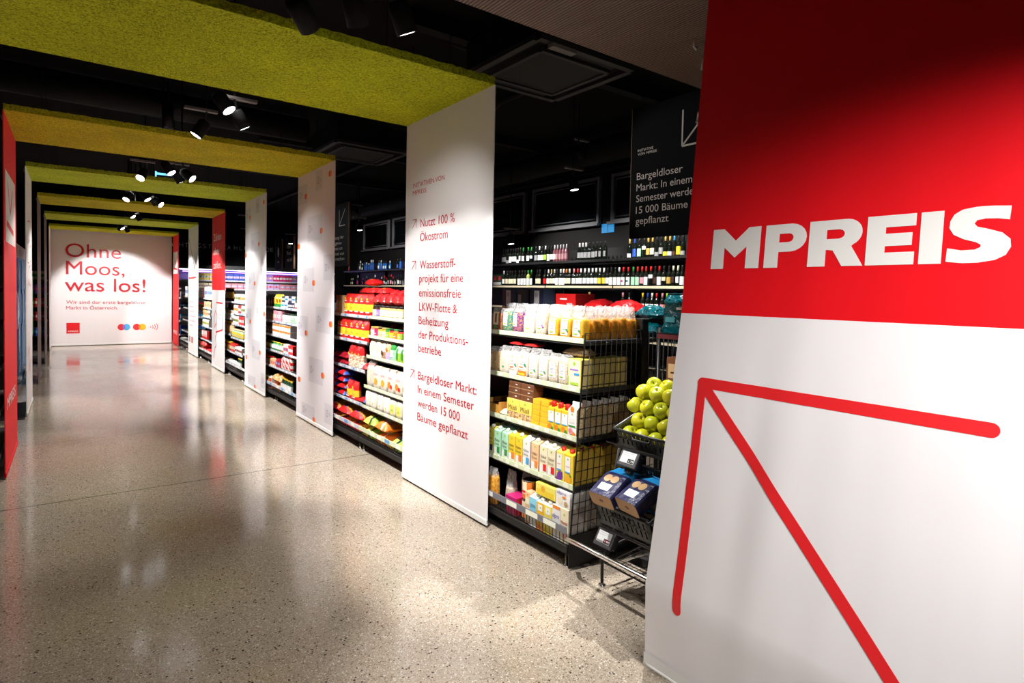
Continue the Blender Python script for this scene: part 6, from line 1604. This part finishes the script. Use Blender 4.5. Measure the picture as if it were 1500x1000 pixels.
x_sp = boxp('drink_tray', .34, .22, .17, P('grey'), [('bar', -.15, .15, .03, .12, P('silver'))], 'tray')
put(x_sp, (7.3, 15.2, 1.736), 'pale grey drink carton on the middle drinks row behind the rice rack', None, -PI/2)
put(boxp('drink_tray', .36, .22, .22, P('navy'), [('bar', -.04, .0, .06, .12, P('silver')), ('bar', .05, .09, .06, .12, P('silver'))], 'tray'), (7.3, 14.9, 2.176), 'navy drink carton on the top drinks row behind the rice rack', None, -PI/2)

# ================================================================== hanging signs
SIGNB = mat('black_sign', (.007, .007, .008), .7, spec=.08); OAK = mat('sign_edge_wood', (.30, .17, .09), .6); WSIGN = mat('sign_lettering', (.80, .74, .66), .5)
def sign(y0, y1, z0, z1, x, label, lines, arrow=None, draw=None):
    o = part('hanging_sign', MB().box(0, y1-y0, 0, .03, z0, z1, SIGNB), None); o.location = (x, y1, 0); o.rotation_euler = (0, 0, -PI/2)
    tag(o, label, 'sign', 'hanging black signs')
    part('wood_edge', MB().box(y1-y0, y1-y0+.012, -.002, .032, z0, z1, OAK), o); part('wood_edge', MB().box(-.006, 0, -.002, .032, z0, z1, OAK), o)
    for t, a, b, z, c in lines: part('text_line', text(MB(), t, y1-a, y1-b, z, c, WSIGN), o)
    if arrow:
        yc, zc, s = arrow; a = MB()
        for p in ((0, s), (s, 0), (s, s)): stroke(a, (y1-yc, zc), (y1-yc+p[0], zc+p[1]), .017, WSIGN, flat(), False)
        part('arrow', a, o)
    if draw: draw(o)
    for yy in (.12, y1-y0-.12): part('wire', MB().tube([(yy, .015, z1), (yy, .015, ZC)], .003, DUCT, 5), o)
    return o
sign(3.02, 4.10, 2.165, 3.45, 4.5, 'black hanging sign about trees planted, with white arrow, above the wine shelves',
     [('INITIATIVE', 4.019, 3.825, 3.017, .024), ('VON MPREIS', 4.018, 3.782, 2.98, .024), ('Bargeldloser', 4.022, 3.473, 2.742, .068), ('Markt: In einem', 4.023, 3.365, 2.632, .068), ('Semester werden', 4.023, 3.30, 2.523, .068), ('15 000 B\u00e4ume', 4.023, 3.406, 2.410, .068), ('gepflanzt', 4.024, 3.618, 2.303, .068)], (3.487, 2.978, .33))
sign(11.68, 12.78, 2.09, 3.39, 4.5, 'black hanging sign with white arrow, wooden edge beside the wide logo banner',
     [('INITIATIVE', 12.69, 12.5, 2.95, .024), ('Nutzung der', 12.69, 11.92, 2.66, .068), ('Wagens-', 12.69, 12.02, 2.545, .068), ('kommst um', 12.69, 12.0, 2.43, .068), ('Himmel von', 12.69, 11.90, 2.32, .068), ('zu erreichen', 12.69, 11.88, 2.21, .068)], (12.19, 2.93, .33))
sign(15.35, 16.05, 2.10, 2.92, 4.5, 'small black hanging sign lettered Ohne Moos, was los! between the logo banners', [('Ohne', 15.95, 15.62, 2.64, .10), ('Moos,', 15.95, 15.58, 2.47, .10), ('was los!', 15.95, 15.48, 2.30, .10)])
def phone(o):
    m = MB(); m.disc(.30, 2.58, .07, -.002, mat('sign_white', (.75, .75, .75), .4), 14, .14).rect(.24, .36, 2.30, 2.33, -.002, WSIGN); part('phone_picture', m, o)
sign(16.42, 17.05, 2.10, 2.92, 4.5, 'small black hanging sign with a white oval picture between the logo banners', [], None, phone)
sign(19.0, 19.2, 2.2, 3.3, 4.2, 'narrow dark hanging sign in front of the back wall lettering', [])

# ================================================================== left side of the aisle
o = thing('glass_cooler', 'tall cooler with blue-lit glass doors between the red and the white script banners', 'cooler')
part('cabinet', MB().box(-1.6, -1.5, 11.6, 14.8, 0, 2.2, DARK).box(-1.5, -.72, 14.75, 14.8, 0, 2.2, DARK).box(-1.5, -.72, 11.6, 11.65, 0, 2.2, DARK).box(-1.5, -.72, 11.65, 14.75, 0, .1, DARK), o)
part('fascia', MB().cbox(-1.5, -.66, 11.6, 14.8, 2.0, 2.2, mat('cooler_grey', (.28, .29, .31), .35), .01), o)
part('light_panel', MB().box(-1.45, -1.44, 11.7, 14.7, .15, 1.95, mat('cooler_glow', (.3, .5, .7), .4, emit=(.22, .50, .85), estr=1.6)), o)
for k in range(4):
    a = 11.66+.775*k; d = part('door', MB().box(-.715, -.705, a, a+.765, .12, 1.99, mat('cooler_glass', (.30, .55, .75), .08, alpha=.55)), o)
    part('door_frame', MB().box(-.72, -.69, a, a+.03, .12, 1.99, CHROME).box(-.72, -.69, a+.735, a+.765, .12, 1.99, mat('white_frame', (.7, .72, .75), .3)), d)
    part('handle', MB().tube([(-.67, a+.06, .9), (-.66, a+.06, 1.0), (-.66, a+.06, 1.4), (-.67, a+.06, 1.5)], .01, CHROME, 8), d)
part('bumper', MB().tube([(-.66, 11.6, .12), (-.66, 14.8, .12)], .03, mat('cooler_bumper', (.35, .38, .40), .3), 10), o)
tag(part('floor_plate', MB().box(-1.3, -.45, 8.95, 10.2, 0, .012, mat('dark_plate', (.05, .05, .052), .45)), None), 'dark metal plate on the floor by the white script banner', 'floor plate')
t = thing('shelf_rack', 'dark shelf rack at the picture edge behind the red banner with the white card', 'shelf rack', (0, 0, 0), 0, 'shelf racks along the aisle')
part('back_panel', MB().box(-1.05, -1.0, 5.9, 7.5, .05, 2.1, BLACK), t)
for y in (5.92, 6.7, 7.48): part('upright', MB().box(-1.0, -.96, y-.02, y+.02, 0, 2.1, BLACK), t)
for z in (.2, .55, .9, 1.25, 1.55):
    s = part('shelf', MB().box(-.96, -.48, 5.91, 7.49, z-.03, z, DECK), t)
    part('price_rail', MB().box(-.478, -.470, 5.92, 7.48, z-.02, z+.012, mat('rail_grey_light', (.45, .46, .48), .4)), s)
part('plinth', MB().box(-.96, -.5, 5.91, 7.49, 0, .1, BLACK), t)
for k in range(4):
    put(boxp('dark_packet', .14, .1, .2, P('black'), [('bar', -.05, .05, .04, .12, P('darkred'))], 'packet') if k == 0 else boxp('dark_packet', .14, .1, .2, P('black'), [('bar', -.05, .05, .04, .12, P('darkred'))], 'packet'), (-.56, 6.08+.16*k, .9015), check('dark packet on the edge rack behind the red banner, %s from near end' % ORD[k]), 'dark packets on the edge rack', PI/2)
tag(part('poster', MB().box(-.70, -.69, 15.3, 16.6, .5, 1.75, mat('poster_green', (.02, .42, .12), .4)).box(-.689, -.688, 15.5, 16.4, .9, 1.2, mat('poster_light', (.4, .75, .45), .4)), None), 'green poster panel between the dark brown banners', 'poster')
bpy.data.objects['poster'].parent = None
ps = thing('poster_stand', 'black stand carrying the green poster between the dark brown banners', 'stand', (-.72, 15.95, 0))
part('post', MB().box(-.02, .018, -.63, -.60, 0, 1.8, BLACK).box(-.02, .018, .60, .63, 0, 1.8, BLACK), ps); part('foot', MB().box(-.2, .15, -.66, .66, 0, .02, BLACK), ps)
# cyan-lit frame up under the ceiling
em = thing('light_frame', 'cyan-lit rectangular frame hanging over the aisle beyond the second moss panel', 'lamp')
cy = mat('cyan_glow', (.2, .6, .8), .4, emit=(.16, .55, .85), estr=1.6)
X0, X1, Y0_, Z0, Z1 = 1.10, 1.62, 11.3, 3.27, 3.47
part('lit_tube', MB().box(X0, X1, Y0_-.01, Y0_+.01, Z1-.05, Z1-.02, cy).box(X0-.01, X0+.01, Y0_-.01, Y0_+.01, Z0, Z1, cy).box(X1-.01, X1+.01, Y0_-.01, Y0_+.01, Z0, Z1, cy), em)
part('housing', MB().box(X0, X1, Y0_+.011, Y0_+.05, Z0, Z1, DARK), em)
for x in (X0+.05, X1-.05): part('wire', MB().tube([(x, Y0_, Z1), (x, Y0_, ZC)], .003, DUCT, 5), em)

# ================================================================== track spotlights
LENS = mat('lamp_lens', (1, 1, 1), .4, emit=(1.0, .97, .93), estr=11)
def fixture(i, loc, tgt, watt, cone, blend):  # serves real track lamps and added fill lamps alike
    p, q = Vector(loc), Vector(tgt); d = (q-p).normalized()
    where = ('over the aisle' if loc[0] < 2 and loc[1] > 2.6 else 'in the side aisle' if loc[0] > 2 else 'over the entrance')
    t = thing('track_spotlight', 'black cylindrical track spotlight %s, %s from the entrance' % (where, ORD[i]), 'spotlight', p, 0, 'track spotlights')
    h = bpy.data.objects.new('lamp_head', HEAD); COL.objects.link(h); h.parent = t
    h.rotation_mode = 'QUATERNION'; h.rotation_quaternion = (-d).to_track_quat('Z', 'Y')
    l = bpy.data.objects.new('lens', LENSM); COL.objects.link(l); l.parent = h
    top = -p.z+ZC
    part('stem', MB().tube([(0, 0, .0), (-d.x*.08, -d.y*.08, .14), (-d.x*.08, -d.y*.08, top)], .009, BLACK, 6), t)
    part('adapter', MB().box(-.13, .13, -.025, .025, .15, .172, mat('track_grey', (.14, .12, .115), .5)), t)
    ld = bpy.data.lights.new('spot_lamp', 'SPOT'); ld.energy = watt; ld.spot_size = math.radians(cone); ld.spot_blend = blend; ld.shadow_soft_size = .035; ld.color = (1.0, .975, .95)
    lo = bpy.data.objects.new('spot_lamp', ld); COL.objects.link(lo); lo.parent = t
    lo.location = d*.115; lo.rotation_mode = 'QUATERNION'; lo.rotation_quaternion = d.to_track_quat('-Z', 'Y')
hm = MB(); hm.lathe([(.012, .075), (.046, .070), (.052, .05), (.052, -.080), (.049, -.080), (.048, -.072), (.001, -.072)], mat('lamp_black', (.006, .006, .006), .7, spec=.12), 18)
HEAD = hm.mesh('lamp_head'); LENSM = MB().lathe([(.047, -.0765), (.001, -.0766)], LENS, 18, cap0=False, cap1=False).mesh('lens')
order = {}
for s in SPOTS: order.setdefault((s[0][0] < 2 and s[0][1] > 2.6, s[0][0] > 2), []).append(s)
for grp in order.values():
    for i, s in enumerate(sorted(grp, key=lambda s: s[0][1])): fixture(i, s[0], s[1], s[2], s[3], s[4])
for i, (loc, watt) in enumerate(DOWN):  # housings and lamps of the added downlights
    t = thing('added_downlight', 'round black downlight above the aisle, %s from the entrance' % ORD[i], 'downlight', loc, 0, 'ceiling downlights')
    part('housing', MB().lathe([(.055, .10), (.056, -.16), (.06, -.16), (.06, .12), (.02, .13)], BLACK, 16, cap0=False), t)
    part('lens', MB().lathe([(.052, .03), (.001, .03)], LENS, 16, cap0=False, cap1=False), t)
    part('stem', MB().tube([(0, 0, .12), (0, 0, ZC-loc[2])], .012, BLACK, 6), t)
    ld = bpy.data.lights.new('spot_lamp', 'SPOT'); ld.energy = watt; ld.spot_size = math.radians(58 if i == 0 else 100); ld.spot_blend = .9; ld.shadow_soft_size = .05; ld.color = (1.0, .975, .95)
    lo = bpy.data.objects.new('spot_lamp', ld); COL.objects.link(lo); lo.parent = t; lo.location = (0, 0, -.17)
